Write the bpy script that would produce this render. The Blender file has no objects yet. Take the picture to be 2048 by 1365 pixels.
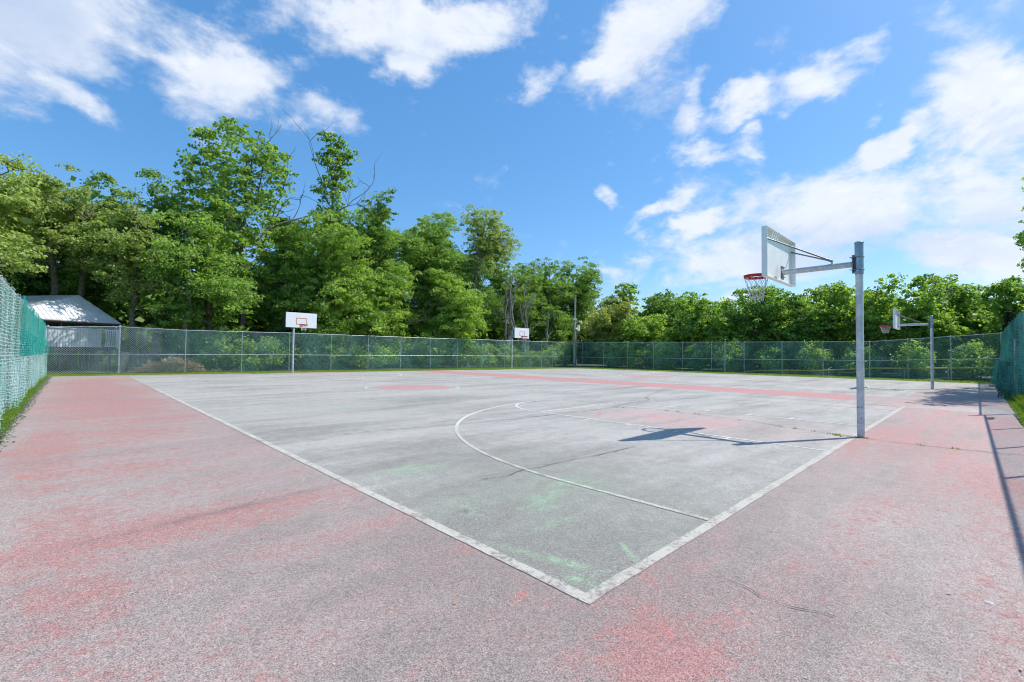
import bpy, math, random
import numpy as np
from mathutils import Vector, Matrix
random.seed(7)
R = math.radians
scene = bpy.context.scene
col = scene.collection

# ---------------------------------------------------------------- camera
cam = bpy.data.cameras.new('camera'); camo = bpy.data.objects.new('camera', cam); col.objects.link(camo)
cam.sensor_width = 36; cam.lens = 15.94; cam.clip_start = 0.05; cam.clip_end = 3000
fw = Vector((0.69560466, 0.71780832, 0.02975529)); rt = Vector((0.71779945, -0.69613053, 0.01289322)); up = rt.cross(fw)
m = Matrix((rt, up, -fw)).transposed().to_4x4(); m.translation = (0, 0, 1.40)
camo.matrix_world = m
scene.camera = camo
scene.render.resolution_x = 1024; scene.render.resolution_y = 682

# ---------------------------------------------------------------- node helper
class NT:
    def __init__(s, tree): s.t = tree; s.n = tree.nodes; s.l = tree.links
    def new(s, ty, **kw):
        n = s.n.new(ty)
        for k, v in kw.items(): setattr(n, k, v)
        return n
    def put(s, sock, v):
        if v is None: return
        if isinstance(v, bpy.types.NodeSocket): s.l.new(v, sock)
        else:
            if isinstance(v, (tuple, list)) and len(v) == 3 and len(sock.default_value) == 4: v = (*v, 1)
            sock.default_value = v
    def math(s, op, a, b=None, c=None, clamp=False):
        n = s.new('ShaderNodeMath', operation=op); n.use_clamp = clamp
        s.put(n.inputs[0], a); s.put(n.inputs[1], b); s.put(n.inputs[2], c); return n.outputs[0]
    def vmath(s, op, a, b=None):
        n = s.new('ShaderNodeVectorMath', operation=op); s.put(n.inputs[0], a); s.put(n.inputs[1], b)
        return n.outputs['Value'] if op in ('LENGTH', 'DOT_PRODUCT') else n.outputs['Vector']
    def noise(s, v, sc, det=3, rough=.55, out='Fac', dist=0):
        n = s.new('ShaderNodeTexNoise'); s.put(n.inputs['Vector'], v); n.inputs['Scale'].default_value = sc
        n.inputs['Detail'].default_value = det; n.inputs['Roughness'].default_value = rough; n.inputs['Distortion'].default_value = dist
        return n.outputs[out]
    def mapping(s, v, loc=(0, 0, 0), rot=(0, 0, 0), sc=(1, 1, 1), ty='POINT'):
        n = s.new('ShaderNodeMapping', vector_type=ty); s.put(n.inputs[0], v)
        n.inputs[1].default_value = loc; n.inputs[2].default_value = rot; n.inputs[3].default_value = sc; return n.outputs[0]
    def rng(s, v, a, b, c=0., d=1., smooth=True):
        n = s.new('ShaderNodeMapRange'); n.interpolation_type = 'SMOOTHSTEP' if smooth else 'LINEAR'
        s.put(n.inputs[0], v)
        for i, x in enumerate((a, b, c, d)): n.inputs[i+1].default_value = x
        return n.outputs[0]
    def mix(s, f, a, b, mode='MIX'):
        n = s.new('ShaderNodeMix', data_type='RGBA', blend_type=mode)
        s.put(n.inputs[0], f); s.put(n.inputs[6], a); s.put(n.inputs[7], b); return n.outputs[2]
    def ell(s, v, cx, cy, rx, ry, rot=0, soft=0.):   # 1 inside the ellipse falling to 0
        return s.rng(s.vmath('LENGTH', s.mapping(v, (cx, cy, 0), (0, 0, rot), (rx, ry, 1), 'TEXTURE')), soft, 1.25, 1, 0)
    def box(s, X, Y, x0, x1, y0, y1, e=.03):
        a = s.math('MULTIPLY', s.rng(X, x0-e, x0+e, smooth=False), s.rng(X, x1-e, x1+e, 1, 0, smooth=False))
        b = s.math('MULTIPLY', s.rng(Y, y0-e, y0+e, smooth=False), s.rng(Y, y1-e, y1+e, 1, 0, smooth=False))
        return s.math('MULTIPLY', a, b)
    def mx(s, *a):
        r = a[0]
        for b in a[1:]: r = s.math('MAXIMUM', r, b)
        return r

# ---------------------------------------------------------------- sky with clouds, sun
SUN = Vector((0.5522, -0.2777, 0.7860)).normalized()
EL = math.asin(SUN.z); AZ = math.atan2(SUN.x, SUN.y)
world = bpy.data.worlds.new('World'); scene.world = world; world.use_nodes = True
w = NT(world.node_tree); w.n.clear()
CLOUDS = [(-0.045, 0.47, 0.178, 0.108, -2.45, 0.95), (-0.0, 0.385, 0.081, 0.038, 2.61, 0.75), (-0.058, 0.387, 0.099, 0.064, -2.46, 0.6), (0.192, 0.479, 0.119, 0.09, -2.8, 0.85), (0.182, 0.534, 0.074, 0.04, -2.73, 0.6), (0.358, 0.457, 0.112, 0.038, -3.09, 0.42), (0.546, 0.632, 0.28, 0.062, -3.02, 1.05), (0.413, 0.575, 0.121, 0.045, -2.94, 0.6), (0.537, 0.55, 0.064, 0.044, -2.95, 0.7), (1.052, 0.622, 0.16, 0.076, -2.67, 1.1), (0.946, 0.579, 0.068, 0.04, -2.84, 0.9), (0.808, 0.536, 0.066, 0.038, 1.05, 0.5), (1.043, 0.505, 0.1, 0.079, 3.06, 0.38), (1.163, 0.404, 0.066, 0.029, 3.13, 0.62), (1.241, 0.413, 0.054, 0.021, 2.94, 0.6), (1.148, 0.479, 0.06, 0.03, 1.03, 0.5), (1.254, 0.465, 0.077, 0.029, -3.13, 0.65), (1.369, 0.473, 0.075, 0.038, -2.8, 0.75), (1.429, 0.503, 0.048, 0.029, 3.02, 0.75), (1.587, 0.387, 0.093, 0.064, 1.94, 0.95), (1.481, 0.349, 0.079, 0.04, -2.7, 1.1), (1.405, 0.261, 0.208, 0.085, 3.11, 0.95), (1.574, 0.265, 0.09, 0.071, 2.31, 0.85), (1.578, 0.161, 0.092, 0.059, 2.9, 0.9), (0.975, 0.328, 0.048, 0.028, 2.49, 0.6), (1.074, 0.302, 0.078, 0.024, -2.74, 0.62), (1.144, 0.262, 0.075, 0.03, -2.84, 0.7), (1.003, 0.184, 0.083, 0.037, -3.0, 0.6), (1.304, 0.185, 0.212, 0.075, -3.04, 0.8), (1.462, 0.417, 0.023, 0.017, 2.11, 0.55), (1.289, 0.545, 0.054, 0.032, -3.05, 0.35), (1.532, 0.512, 0.07, 0.02, 2.73, 0.4), (1.415, 0.565, 0.091, 0.019, 2.81, 0.35)]
GREYS = [(-0.061, 0.457, 0.136, 0.081, -2.46, 0.9), (1.133, 0.565, 0.109, 0.071, -2.81, 0.6), (1.053, 0.487, 0.099, 0.08, 3.06, 0.8), (1.412, 0.192, 0.213, 0.061, 3.12, 0.7), (1.589, 0.218, 0.065, 0.042, 2.78, 0.5), (0.194, 0.417, 0.122, 0.046, -2.86, 0.35), (0.547, 0.579, 0.215, 0.031, -3.03, 0.35)]
tc = w.new('ShaderNodeTexCoord').outputs['Generated']
sx = w.new('ShaderNodeSeparateXYZ'); w.l.new(tc, sx.inputs[0])
az = w.math('ARCTAN2', sx.outputs[0], sx.outputs[1]); el = w.math('ARCSINE', sx.outputs[2])
cb = w.new('ShaderNodeCombineXYZ'); w.l.new(az, cb.inputs[0]); w.l.new(el, cb.inputs[1]); ae = cb.outputs[0]
# cloud layer noise lives on the direction vector; warp gives ragged edges
st = w.mapping(tc, sc=(1, 1, 1.7))
wv = w.vmath('SUBTRACT', w.noise(st, 5.0, 5, .6, 'Color'), (.5, .5, .5))
ws = w.new('ShaderNodeVectorMath', operation='SCALE'); w.l.new(wv, ws.inputs[0]); ws.inputs['Scale'].default_value = .17
wv2 = w.vmath('SUBTRACT', w.noise(st, 16.0, 4, .6, 'Color'), (.5, .5, .5))
ws2 = w.new('ShaderNodeVectorMath', operation='SCALE'); w.l.new(wv2, ws2.inputs[0]); ws2.inputs['Scale'].default_value = .035
aw = w.vmath('ADD', w.vmath('ADD', ae, ws.outputs[0]), ws2.outputs[0])
dens = None
for (cx, cy, rx, ry, ro, a) in CLOUDS:
    e = w.math('MULTIPLY', w.rng(w.vmath('LENGTH', w.mapping(aw, (cx, cy, 0), (0, 0, ro), (rx, ry, 1), 'TEXTURE')), 0., 1.62, 1, 0), a)
    dens = e if dens is None else w.math('SMOOTH_MAX', dens, e, .12)
fb = w.noise(st, 6.0, 9, .60, dist=.3)
fbo = w.noise(w.vmath('ADD', st, tuple(SUN*.022)), 6.0, 9, .60, dist=.3)
relief = w.math('SUBTRACT', fb, fbo)
fb2 = w.noise(st, 22.0, 6, .6)
d2 = w.math('ADD', dens, w.math('MULTIPLY', w.math('SUBTRACT', fb, .5), 1.45))
d2 = w.math('ADD', d2, w.math('MULTIPLY', w.math('SUBTRACT', fb2, .5), .6))
cov = w.rng(d2, .17, .78)
grey = None
for (cx, cy, rx, ry, ro, a) in GREYS:
    e = w.math('MULTIPLY', w.rng(w.vmath('LENGTH', w.mapping(aw, (cx, cy, 0), (0, 0, ro), (rx, ry, 1), 'TEXTURE')), 0.2, 1.4, 1, 0), a)
    grey = e if grey is None else w.math('MAXIMUM', grey, e)
grey = w.math('MULTIPLY', grey, w.rng(fb, .3, .62, .55, 1.))
cc = w.mix(grey, (8.5, 8.9, 9.6), (4.6, 5.8, 8.1))
cc = w.mix(w.rng(fb2, .35, .62, .0, .22), cc, (6.8, 7.7, 9.3))
cc = w.mix(w.rng(relief, .0, -.13, 0, .45), cc, (5.6, 6.6, 8.6))
cc = w.mix(w.rng(relief, .02, .16, 0, .35), cc, (10.4, 10.5, 10.6))
skyn = w.new('ShaderNodeTexSky'); skyn.sky_type = 'NISHITA'; skyn.sun_disc = False
skyn.sun_elevation = EL; skyn.sun_rotation = AZ; skyn.altitude = 0; skyn.air_density = 1.0; skyn.dust_density = .6; skyn.ozone_density = 2.0
hs = w.new('ShaderNodeHueSaturation'); w.l.new(skyn.outputs[0], hs.inputs['Color']); hs.inputs['Hue'].default_value = .497; hs.inputs['Saturation'].default_value = 1.27; hs.inputs['Value'].default_value = 1.74
skyc = hs.outputs[0]
skyc = w.mix(.38, skyc, (1.25, 3.75, 8.1))
final = w.mix(w.math('MULTIPLY', cov, .94), skyc, cc)
bg = w.new('ShaderNodeBackground'); w.put(bg.inputs[0], final); bg.inputs[1].default_value = 0.10
out = w.new('ShaderNodeOutputWorld'); w.l.new(bg.outputs[0], out.inputs[0])

sl = bpy.data.lights.new('sun', 'SUN'); sl.energy = 5.0; sl.angle = R(.55); sl.color = (1, .955, .88)
so = bpy.data.objects.new('sun', sl); col.objects.link(so); so.rotation_euler = (-SUN).to_track_quat('-Z', 'Y').to_euler(); so.location = (20, -10, 30)
scene.view_settings.view_transform = 'Standard'; scene.view_settings.look = 'None'
scene.view_settings.exposure = 0.12; scene.view_settings.gamma = 1
scene.render.engine = 'CYCLES'
scene.cycles.filter_width = 1.05; scene.cycles.max_bounces = 7; scene.cycles.transparent_max_bounces = 16

# ---------------------------------------------------------------- object helpers
def tag(o, label=None, cat=None, group=None, kind=None):
    for k, v in (('label', label), ('category', cat), ('group', group), ('kind', kind)):
        if v: o[k] = v
    return o
def thing(name, loc, label, cat, group=None, rz=0):
    o = bpy.data.objects.new(name, None); col.objects.link(o); o.location = loc; o.rotation_euler.z = rz
    o.empty_display_size = .2
    return tag(o, label, cat, group)
class MB:
    def __init__(s): s.v = []; s.f = []; s.n = 0; s.tone = []
    def add(s, vs, fs, tone=None):
        s.v.append(np.asarray(vs, float).reshape(-1, 3)); 
        s.f += [tuple(i + s.n for i in f) for f in fs]; s.n += len(s.v[-1])
    def box(s, c, size, rz=0, M=None):
        x, y, z = [a/2 for a in size]; P = np.array([(i*x, j*y, k*z) for i in (-1, 1) for j in (-1, 1) for k in (-1, 1)])
        if M is not None: P = P @ np.array(M).T
        if rz: P = P @ np.array([[math.cos(rz), math.sin(rz), 0], [-math.sin(rz), math.cos(rz), 0], [0, 0, 1]])
        s.add(P + np.array(c), [(0, 1, 3, 2), (4, 6, 7, 5), (0, 4, 5, 1), (2, 3, 7, 6), (0, 2, 6, 4), (1, 5, 7, 3)]); return s
    def tube(s, pts, rad, n=8, cap=True, closed=False):
        pts = [np.array(p, float) for p in pts]; k = len(pts)
        if not hasattr(rad, '__len__'): rad = [rad]*k
        V = []; F = []; pu = None
        for i, p in enumerate(pts):
            if closed: t = pts[(i+1) % k]-pts[i-1]
            else: t = pts[min(i+1, k-1)]-pts[max(i-1, 0)]
            t = t/(np.linalg.norm(t)+1e-9)
            if pu is None:
                a = np.array((0, 0, 1.)) if abs(t[2]) < .9 else np.array((1., 0, 0)); pu = np.cross(a, t)
            u = pu - t*np.dot(pu, t); u /= (np.linalg.norm(u)+1e-9); v = np.cross(t, u); pu = u
            for j in range(n):
                a = 2*math.pi*j/n; V.append(p + rad[i]*(u*math.cos(a)+v*math.sin(a)))
        for i in range(k if closed else k-1):
            for j in range(n):
                i2 = (i+1) % k; F.append((i*n+j, i*n+(j+1) % n, i2*n+(j+1) % n, i2*n+j))
        if cap and not closed: F.append(tuple(range(n))[::-1]); F.append(tuple((k-1)*n+j for j in range(n)))
        s.add(V, F); return s
    def ring(s, c, r, t, n=28, m=6):
        return s.tube([(c[0]+r*math.cos(a), c[1]+r*math.sin(a), c[2]) for a in np.linspace(0, 2*math.pi, n, endpoint=False)], t, m, closed=True)
    def build(s, name, mat, parent=None, smooth=False, bevel=0):
        me = bpy.data.meshes.new(name); V = np.concatenate(s.v) if s.v else np.zeros((0, 3))
        me.from_pydata(V.tolist(), [], s.f); me.materials.append(mat)
        if smooth: me.shade_smooth()
        me.update()
        o = bpy.data.objects.new(name, me); col.objects.link(o)
        if smooth:
            try: me.set_sharp_from_angle(angle=R(50))
            except Exception: pass
        if bevel:
            b = o.modifiers.new('bevel', 'BEVEL'); b.width = bevel; b.segments = 2; b.limit_method = 'ANGLE'
        if parent is not None: o.parent = parent
        return o
def fast_quads(name, V, mat, parent=None, tone=None, k=4):
    n = len(V)//k; me = bpy.data.meshes.new(name); me.vertices.add(len(V)); me.vertices.foreach_set('co', V.astype(np.float32).ravel())
    me.loops.add(n*k); me.loops.foreach_set('vertex_index', np.arange(n*k, dtype=np.int32))
    me.polygons.add(n); me.polygons.foreach_set('loop_start', np.arange(0, n*k, k, dtype=np.int32))
    try: me.polygons.foreach_set('loop_total', np.full(n, k, dtype=np.int32))
    except Exception: pass
    me.materials.append(mat)
    if tone is not None:
        at = me.attributes.new('tone', 'FLOAT', 'FACE'); at.data.foreach_set('value', tone.astype(np.float32))
    me.update(calc_edges=True); me.validate()
    o = bpy.data.objects.new(name, me); col.objects.link(o)
    if parent is not None: o.parent = parent
    return o

# ---------------------------------------------------------------- materials
def newmat(name):
    ma = bpy.data.materials.new(name); ma.use_nodes = True; t = NT(ma.node_tree); t.n.clear()
    o = t.new('ShaderNodeOutputMaterial'); return ma, t, o
def simple(name, c, rough=.6, metal=0., var=.25, vs=8., bump=.0, bs=40., c2=None, spec=.5):
    ma, t, o = newmat(name); b = t.new('ShaderNodeBsdfPrincipled'); co = t.new('ShaderNodeTexCoord').outputs['Object']
    n = t.noise(co, vs, 6, .65)
    cc = t.mix(t.rng(n, .35, .68), tuple(x*(1-var) for x in c), c2 if c2 else tuple(min(1, x*(1+var)) for x in c))
    t.put(b.inputs['Base Color'], cc); b.inputs['Roughness'].default_value = rough; b.inputs['Metallic'].default_value = metal
    t.put(b.inputs['Roughness'], t.rng(t.noise(co, vs*2.3, 4), .3, .7, max(.05, rough-.12), min(1, rough+.12)))
    b.inputs['Specular IOR Level'].default_value = spec
    if bump:
        bn = t.new('ShaderNodeBump'); bn.inputs['Strength'].default_value = bump; bn.inputs['Distance'].default_value = .01
        t.put(bn.inputs['Height'], t.noise(co, bs, 4)); t.put(b.inputs['Normal'], bn.outputs[0])
    t.l.new(b.outputs[0], o.inputs[0]); return ma
def leafmat(name, c1, c2, tr=.47):
    ma, t, o = newmat(name)
    at = t.new('ShaderNodeAttribute'); at.attribute_name = 'tone'
    oi = t.new('ShaderNodeObjectInfo').outputs['Random']
    f = t.math('ADD', at.outputs['Fac'], t.math('MULTIPLY', t.math('SUBTRACT', oi, .5), .25), clamp=True)
    c = t.mix(f, c1, c2)
    d = t.new('ShaderNodeBsdfPrincipled'); t.put(d.inputs['Base Color'], c); d.inputs['Roughness'].default_value = .55; d.inputs['Specular IOR Level'].default_value = .35
    tl = t.new('ShaderNodeBsdfTranslucent'); t.put(tl.inputs[0], t.mix(1., c, (1.5, 1.45, .55), 'MULTIPLY'))
    mx = t.new('ShaderNodeMixShader'); mx.inputs[0].default_value = tr
    t.l.new(d.outputs[0], mx.inputs[1]); t.l.new(tl.outputs[0], mx.inputs[2]); t.l.new(mx.outputs[0], o.inputs[0]); return ma
L_OAK = leafmat('leaf_oak', (.16, .24, .07), (.44, .54, .21))
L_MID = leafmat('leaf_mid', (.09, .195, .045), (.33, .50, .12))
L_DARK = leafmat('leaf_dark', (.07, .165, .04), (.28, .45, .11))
L_LIME = leafmat('leaf_lime', (.14, .26, .05), (.38, .55, .13))
L_YEL = leafmat('leaf_yellowish', (.17, .24, .06), (.50, .54, .20))
L_CONE = leafmat('leaf_conifer', (.015, .035, .014), (.04, .075, .025), .12)
GRASSM = leafmat('grass_blades', (.10, .18, .02), (.24, .36, .05), .35)
WEEDM = leafmat('weed', (.12, .17, .03), (.35, .36, .08), .3)
BROWNL = leafmat('dry_leaves', (.28, .15, .09), (.62, .38, .26), .15)
BARK = simple('bark', (.15, .125, .10), .9, 0, .4, 5, .5, 12)
BARKL = simple('bark_pale', (.27, .25, .22), .85, 0, .35, 4, .4, 12)
GALV = simple('galvanised', (.50, .53, .56), .42, .55, .14, 10)
GALVB = simple('galvanised_sleeve', (.26, .33, .40), .35, .6, .15, 9)
POLEM = simple('pole_paint', (.60, .62, .65), .42, .3, .10, 6, 0, 40)
STEEL = simple('fitting_steel', (.22, .23, .25), .45, .7, .2, 20)
WHITE = simple('white_board', (.80, .81, .83), .5, 0, .04, 4)
REDM = simple('rim_red', (.50, .02, .03), .45, 0, .15, 12)
ORNG = simple('target_orange', (.62, .27, .10), .5, 0, .15, 10)
CORD = simple('net_cord', (.62, .62, .62), .8, 0, .15, 10)
WIREG = simple('fence_wire_green', (.26, .48, .45), .5, .0, .35, .6)
WIREM = simple('fence_wire_grey', (.40, .52, .54), .45, .1, .25, .8)
RAILM = simple('fence_rail', (.47, .50, .52), .45, .4, .2, 3)
WOODP = simple('utility_pole_wood', (.36, .34, .30), .85, 0, .3, 3, .4, 20)
ROOFM = simple('roof_white', (.62, .62, .62), .6, 0, .1, 1.5)
DECKW = simple('deck_white', (.55, .56, .58), .7, 0, .12, 2)
DKW = simple('deck_dark_wood', (.10, .08, .07), .8, 0, .3, 4)
YELM = simple('yellow_cap', (.72, .46, .06), .5, 0, .15, 5)
STONE = simple('pebble_pale', (.5, .48, .45), .8, 0, .3, 30)
DARKC = simple('crack_fill', (.05, .05, .05), .95, 0, .3, 30)
SOIL = simple('forest_floor', (.07, .06, .035), .95, 0, .5, .8, .5, 4, c2=(.09, .12, .035))
# ---------------------------------------------------------------- ground
def asphalt_group():
    g = bpy.data.node_groups.new('court_surface', 'ShaderNodeTree'); g.interface.new_socket('Color', in_out='OUTPUT', socket_type='NodeSocketColor')
    g.interface.new_socket('Height', in_out='OUTPUT', socket_type='NodeSocketFloat')
    t = NT(g); go = t.new('NodeGroupOutput')
    P = t.new('ShaderNodeNewGeometry').outputs['Position']
    sp = t.new('ShaderNodeSeparateXYZ'); t.l.new(P, sp.inputs[0]); X, Y = sp.outputs[0], sp.outputs[1]
    Ps = t.mapping(P, rot=(0, 0, R(-7)), sc=(.15, 1, 1))               # brushed / washed along the x axis
    broad = t.noise(P, .33, 4, .6); streak = t.noise(Ps, 1.3, 6, .62); streak2 = t.noise(Ps, 3.6, 5, .65)
    mid = t.noise(P, 4.5, 5, .68); flake = t.noise(P, 13, 9, .78); fine = t.noise(P, 55, 3, .6); fine2 = t.noise(P, 150, 2, .6)
    dark = t.mx(t.ell(P, 2.6, 2.2, 2.8, 2.3, .2), t.math('MULTIPLY', t.ell(P, 3.1, 8.3, 1.6, 1.0), .55), t.math('MULTIPLY', t.ell(P, 1.0, 3.6, 1.4, 1.3), .5),
                t.math('MULTIPLY', t.ell(P, 4.5, 3.5, 2.5, 2.2), .45))
    v = t.math('ADD', t.math('MULTIPLY', broad, .30), t.math('ADD', t.math('MULTIPLY', streak, .45), t.math('MULTIPLY', mid, .25)))
    v = t.math('SUBTRACT', v, t.math('MULTIPLY', dark, .14))
    base = t.mix(t.rng(v, .33, .60), (.245, .232, .213), (.425, .41, .38))
    # ---- red paint
    court = t.mx(t.box(X, Y, 2.13, 17.4, 1.56, 30.2), t.box(X, Y, 21.5, 38.9, 1.9, 30.2), t.box(X, Y, 17.3, 18.8, -1, 31))
    surround = t.math('SUBTRACT', 1., court)
    strip = t.box(X, Y, 18.8, 21.5, 3.2, 31, .08)
    redbase = t.math('MULTIPLY', surround, t.rng(X, 20, 34, 1., .25))
    wob = t.math('ADD', t.math('MULTIPLY', streak, .42), t.math('ADD', t.math('MULTIPLY', mid, .18), t.math('ADD', t.math('MULTIPLY', streak2, .16), t.math('MULTIPLY', flake, .24))))
    # more paint survives at the left strip, at the near corner and round the near pole
    boost = t.mx(t.math('MULTIPLY', t.ell(P, .6, 19, 1.7, 13), .10), t.math('MULTIPLY', t.ell(P, 2.0, 1.12, .5, .38), .085), t.math('MULTIPLY', t.ell(P, .7, 4.5, 1.6, .5, .2), .07),
                 t.math('MULTIPLY', strip, .2), t.math('MULTIPLY', t.ell(P, 10.5, .9, 3.2, .9), .07), t.math('MULTIPLY', t.ell(P, -.2, 9.5, .5, 4), .09), t.math('MULTIPLY', t.ell(P, .0, 4.0, .4, 2.4), .06))
    wobb = t.math('ADD', wob, boost)
    redhaze = t.math('MULTIPLY', redbase, t.rng(wobb, .42, .57, .32, .86))
    redstrong = t.math('MULTIPLY', redbase, t.rng(t.math('ADD', wobb, t.math('MULTIPLY', t.math('SUBTRACT', flake, .5), .25)), .518, .588, 0, .70))
    base = t.mix(t.math('MULTIPLY', redhaze, .70), base, (.335, .198, .184))
    base = t.mix(redstrong, base, (.39, .185, .168))
    # pink, sun bleached paint along the near baseline and in the key
    pink = t.mx(t.math('MULTIPLY', surround, t.ell(P, 13, .3, 8, 1.5)), t.math('MULTIPLY', t.box(X, Y, 8.12, 11.7, 1.56, 7.3), t.ell(P, 9.7, 4.2, 1.9, 3.3)), t.math('MULTIPLY', t.ell(P, 19, 1.5, 4, 2.2), .8))
    pink = t.math('MULTIPLY', pink, t.rng(wob, .42, .56, .15, .9))
    base = t.mix(t.math('MULTIPLY', pink, .8), base, (.50, .28, .265))
    spots = t.mx(t.ell(P, 2.05, 1.40, .16, .05, .9), t.ell(P, 3.38, 1.40, .22, .035, -.35), t.ell(P, 2.22, 1.13, .12, .035, .8), t.ell(P, 6.1, 1.49, .05, .03), t.ell(P, 1.90, 1.85, .10, .04, .2), t.ell(P, 1.95, 1.02, .10, .04, .9),
                 t.ell(P, -.35, 7.1, .10, .22), t.ell(P, -.22, 4.0, .06, .08), t.ell(P, 9.0, 6.3, .6, .1, .5), t.ell(P, 9.6, 5.2, .5, .1, .9))
    spots = t.math('MULTIPLY', spots, t.rng(t.math('ADD', t.math('MULTIPLY', mid, .5), t.math('MULTIPLY', flake, .5)), .47, .54, 0, .9))
    base = t.mix(spots, base, (.46, .185, .16))
    redsolid = t.mx(t.math('MULTIPLY', strip, .95), t.math('MULTIPLY', t.box(X, Y, 7, 21, 30.35, 31.2, .1), .9), t.math('MULTIPLY', t.ell(P, 28.4, 15.9, 1.5, 1.5, 0, .99), .85),
                    t.math('MULTIPLY', t.math('MULTIPLY', t.ell(P, 9.95, 15.9, 1.36, 1.36, 0, .99), t.rng(streak, .34, .50)), 1.), t.math('MULTIPLY', t.box(X, Y, 8.1, 11.7, 25.5, 30.2), t.rng(streak, .55, .62, 0, .6)))
    base = t.mix(t.math('MULTIPLY', redsolid, t.rng(wob, .38, .52, .5, .9)), base, (.49, .25, .24))
    # ---- green paint remains inside the court
    gz = t.math('MULTIPLY', t.box(X, Y, 2.2, 17.3, 1.6, 30.1), t.mx(t.ell(P, 3.4, 3.4, 2.6, 3.4), t.math('MULTIPLY', t.ell(P, 5, 11, 4, 4), .6)))
    base = t.mix(t.math('MULTIPLY', gz, t.rng(wob, .42, .55, .05, .38)), base, (.21, .255, .19))
    gs = t.mx(t.ell(P, 3.0, 4.7, .50, .24, 0), t.math('MULTIPLY', t.ell(P, 2.60, 3.2, .35, .30, .2), .4), t.ell(P, 2.36, 2.05, .07, .50, .30), t.math('MULTIPLY', t.ell(P, 2.27, 1.72, .11, .14, .1), 1.), t.ell(P, 2.86, 1.75, .035, .22, -.7),
              t.math('MULTIPLY', t.ell(P, 3.3, 2.9, .5, .22, .2), .8), t.ell(P, 4.6, 10.9, 1.7, .13, .06), t.math('MULTIPLY', t.ell(P, 3.9, 3.1, .35, .5, .3), .6), t.math('MULTIPLY', t.ell(P, 2.9, 2.45, .4, .10, 0), .7))
    gs = t.math('MULTIPLY', gs, t.rng(t.math('ADD', t.math('MULTIPLY', streak2, .45), t.math('ADD', t.math('MULTIPLY', mid, .2), t.math('MULTIPLY', flake, .35))), .43, .55, 0., .85))
    base = t.mix(gs, base, (.28, .42, .27))
    # tyre-dark band and oil spot
    st = t.mx(t.math('MULTIPLY', t.ell(P, 1.0, 4.55, 1.5, .09, .13), .6), t.math('MULTIPLY', t.ell(P, 2.51, 3.16, .07, .07), .7), t.math('MULTIPLY', t.ell(P, 3.0, .62, 1.0, .16, .1), .3), t.math('MULTIPLY', t.ell(P, .55, 8.0, 1.9, .3, .1), .25))
    base = t.mix(t.math('MULTIPLY', st, t.rng(mid, .35, .6, .4, 1.)), base, (.15, .13, .135))
    # aggregate
    base = t.mix(1., base, t.mix(t.rng(fine, .28, .72), (.82, .82, .82), (1.17, 1.17, 1.17)), 'MULTIPLY')
    base = t.mix(1., base, t.mix(t.rng(fine2, .30, .70), (.55, .54, .53), (1.38, 1.38, 1.38)), 'MULTIPLY')
    vo = t.new('ShaderNodeTexVoronoi'); t.put(vo.inputs['Vector'], P); vo.inputs['Scale'].default_value = 75
    sel = t.new('ShaderNodeSeparateColor'); t.l.new(vo.outputs['Color'], sel.inputs[0])
    chip = t.math('MULTIPLY', t.rng(vo.outputs['Distance'], .18, .30, 1, 0), t.rng(sel.outputs[0], .93, .95, 0, 1))
    base = t.mix(t.math('MULTIPLY', chip, .7), base, (.62, .60, .58))
    pit = t.math('MULTIPLY', t.rng(vo.outputs['Distance'], .25, .42, 1, 0), t.rng(sel.outputs[1], .80, .84, 0, 1))
    base = t.mix(t.math('MULTIPLY', pit, .55), base, (.07, .065, .065))
    h = t.math('ADD', t.math('MULTIPLY', fine, 1.), t.math('ADD', t.math('MULTIPLY', fine2, .55), t.math('MULTIPLY', pit, -.4)))
    t.l.new(base, go.inputs[0]); t.l.new(h, go.inputs[1]); return g
AG = asphalt_group()
def courtmat(name, line=None, wear=.5):
    ma, t, o = newmat(name); g = t.new('ShaderNodeGroup'); g.node_tree = AG; c = g.outputs[0]
    b = t.new('ShaderNodeBsdfPrincipled'); b.inputs['Roughness'].default_value = .82; b.inputs['Specular IOR Level'].default_value = .4
    if line:
        P = t.new('ShaderNodeNewGeometry').outputs['Position']
        a = t.math('ADD', t.math('MULTIPLY', t.noise(P, 26, 7, .78), .62), t.math('MULTIPLY', t.noise(P, 3.2, 4, .6), .38))
        f = t.rng(a, wear-.05, wear+.07, 0., .93)
        lc = t.mix(t.noise(P, 90, 2), tuple(x*.86 for x in line), line); c = t.mix(f, c, lc)
    t.put(b.inputs['Base Color'], c)
    bn = t.new('ShaderNodeBump'); bn.inputs['Strength'].default_value = .55; bn.inputs['Distance'].default_value = .008
    t.l.new(g.outputs[1], bn.inputs['Height']); t.l.new(bn.outputs[0], b.inputs['Normal']); t.l.new(b.outputs[0], o.inputs[0]); return ma
ASPH = courtmat('asphalt_court')
LINE1 = courtmat('line_paint', (.53, .505, .44), .46)
LINEK = courtmat('key_line_paint', (.66, .635, .58), .37)
LINE2 = courtmat('line_paint_worn', (.68, .65, .59), .42)
LINE3 = courtmat('line_paint_faint', (.60, .57, .52), .54)

# earth sheet to the horizon
ma, t, o = newmat('grass_ground'); b = t.new('ShaderNodeBsdfPrincipled'); P = t.new('ShaderNodeNewGeometry').outputs['Position']
t.put(b.inputs['Base Color'], t.mix(t.rng(t.noise(P, 1.2, 6, .7), .35, .65), (.11, .185, .02), (.17, .26, .035))); b.inputs['Roughness'].default_value = .95
t.l.new(b.outputs[0], o.inputs[0]); GRND = ma
mb = MB(); S = 900; mb.add([(-S, -S, 0), (S, -S, 0), (S, S, 0), (-S, S, 0)], [(0, 1, 2, 3)])
tag(mb.build('ground', GRND), kind='structure')
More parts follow.
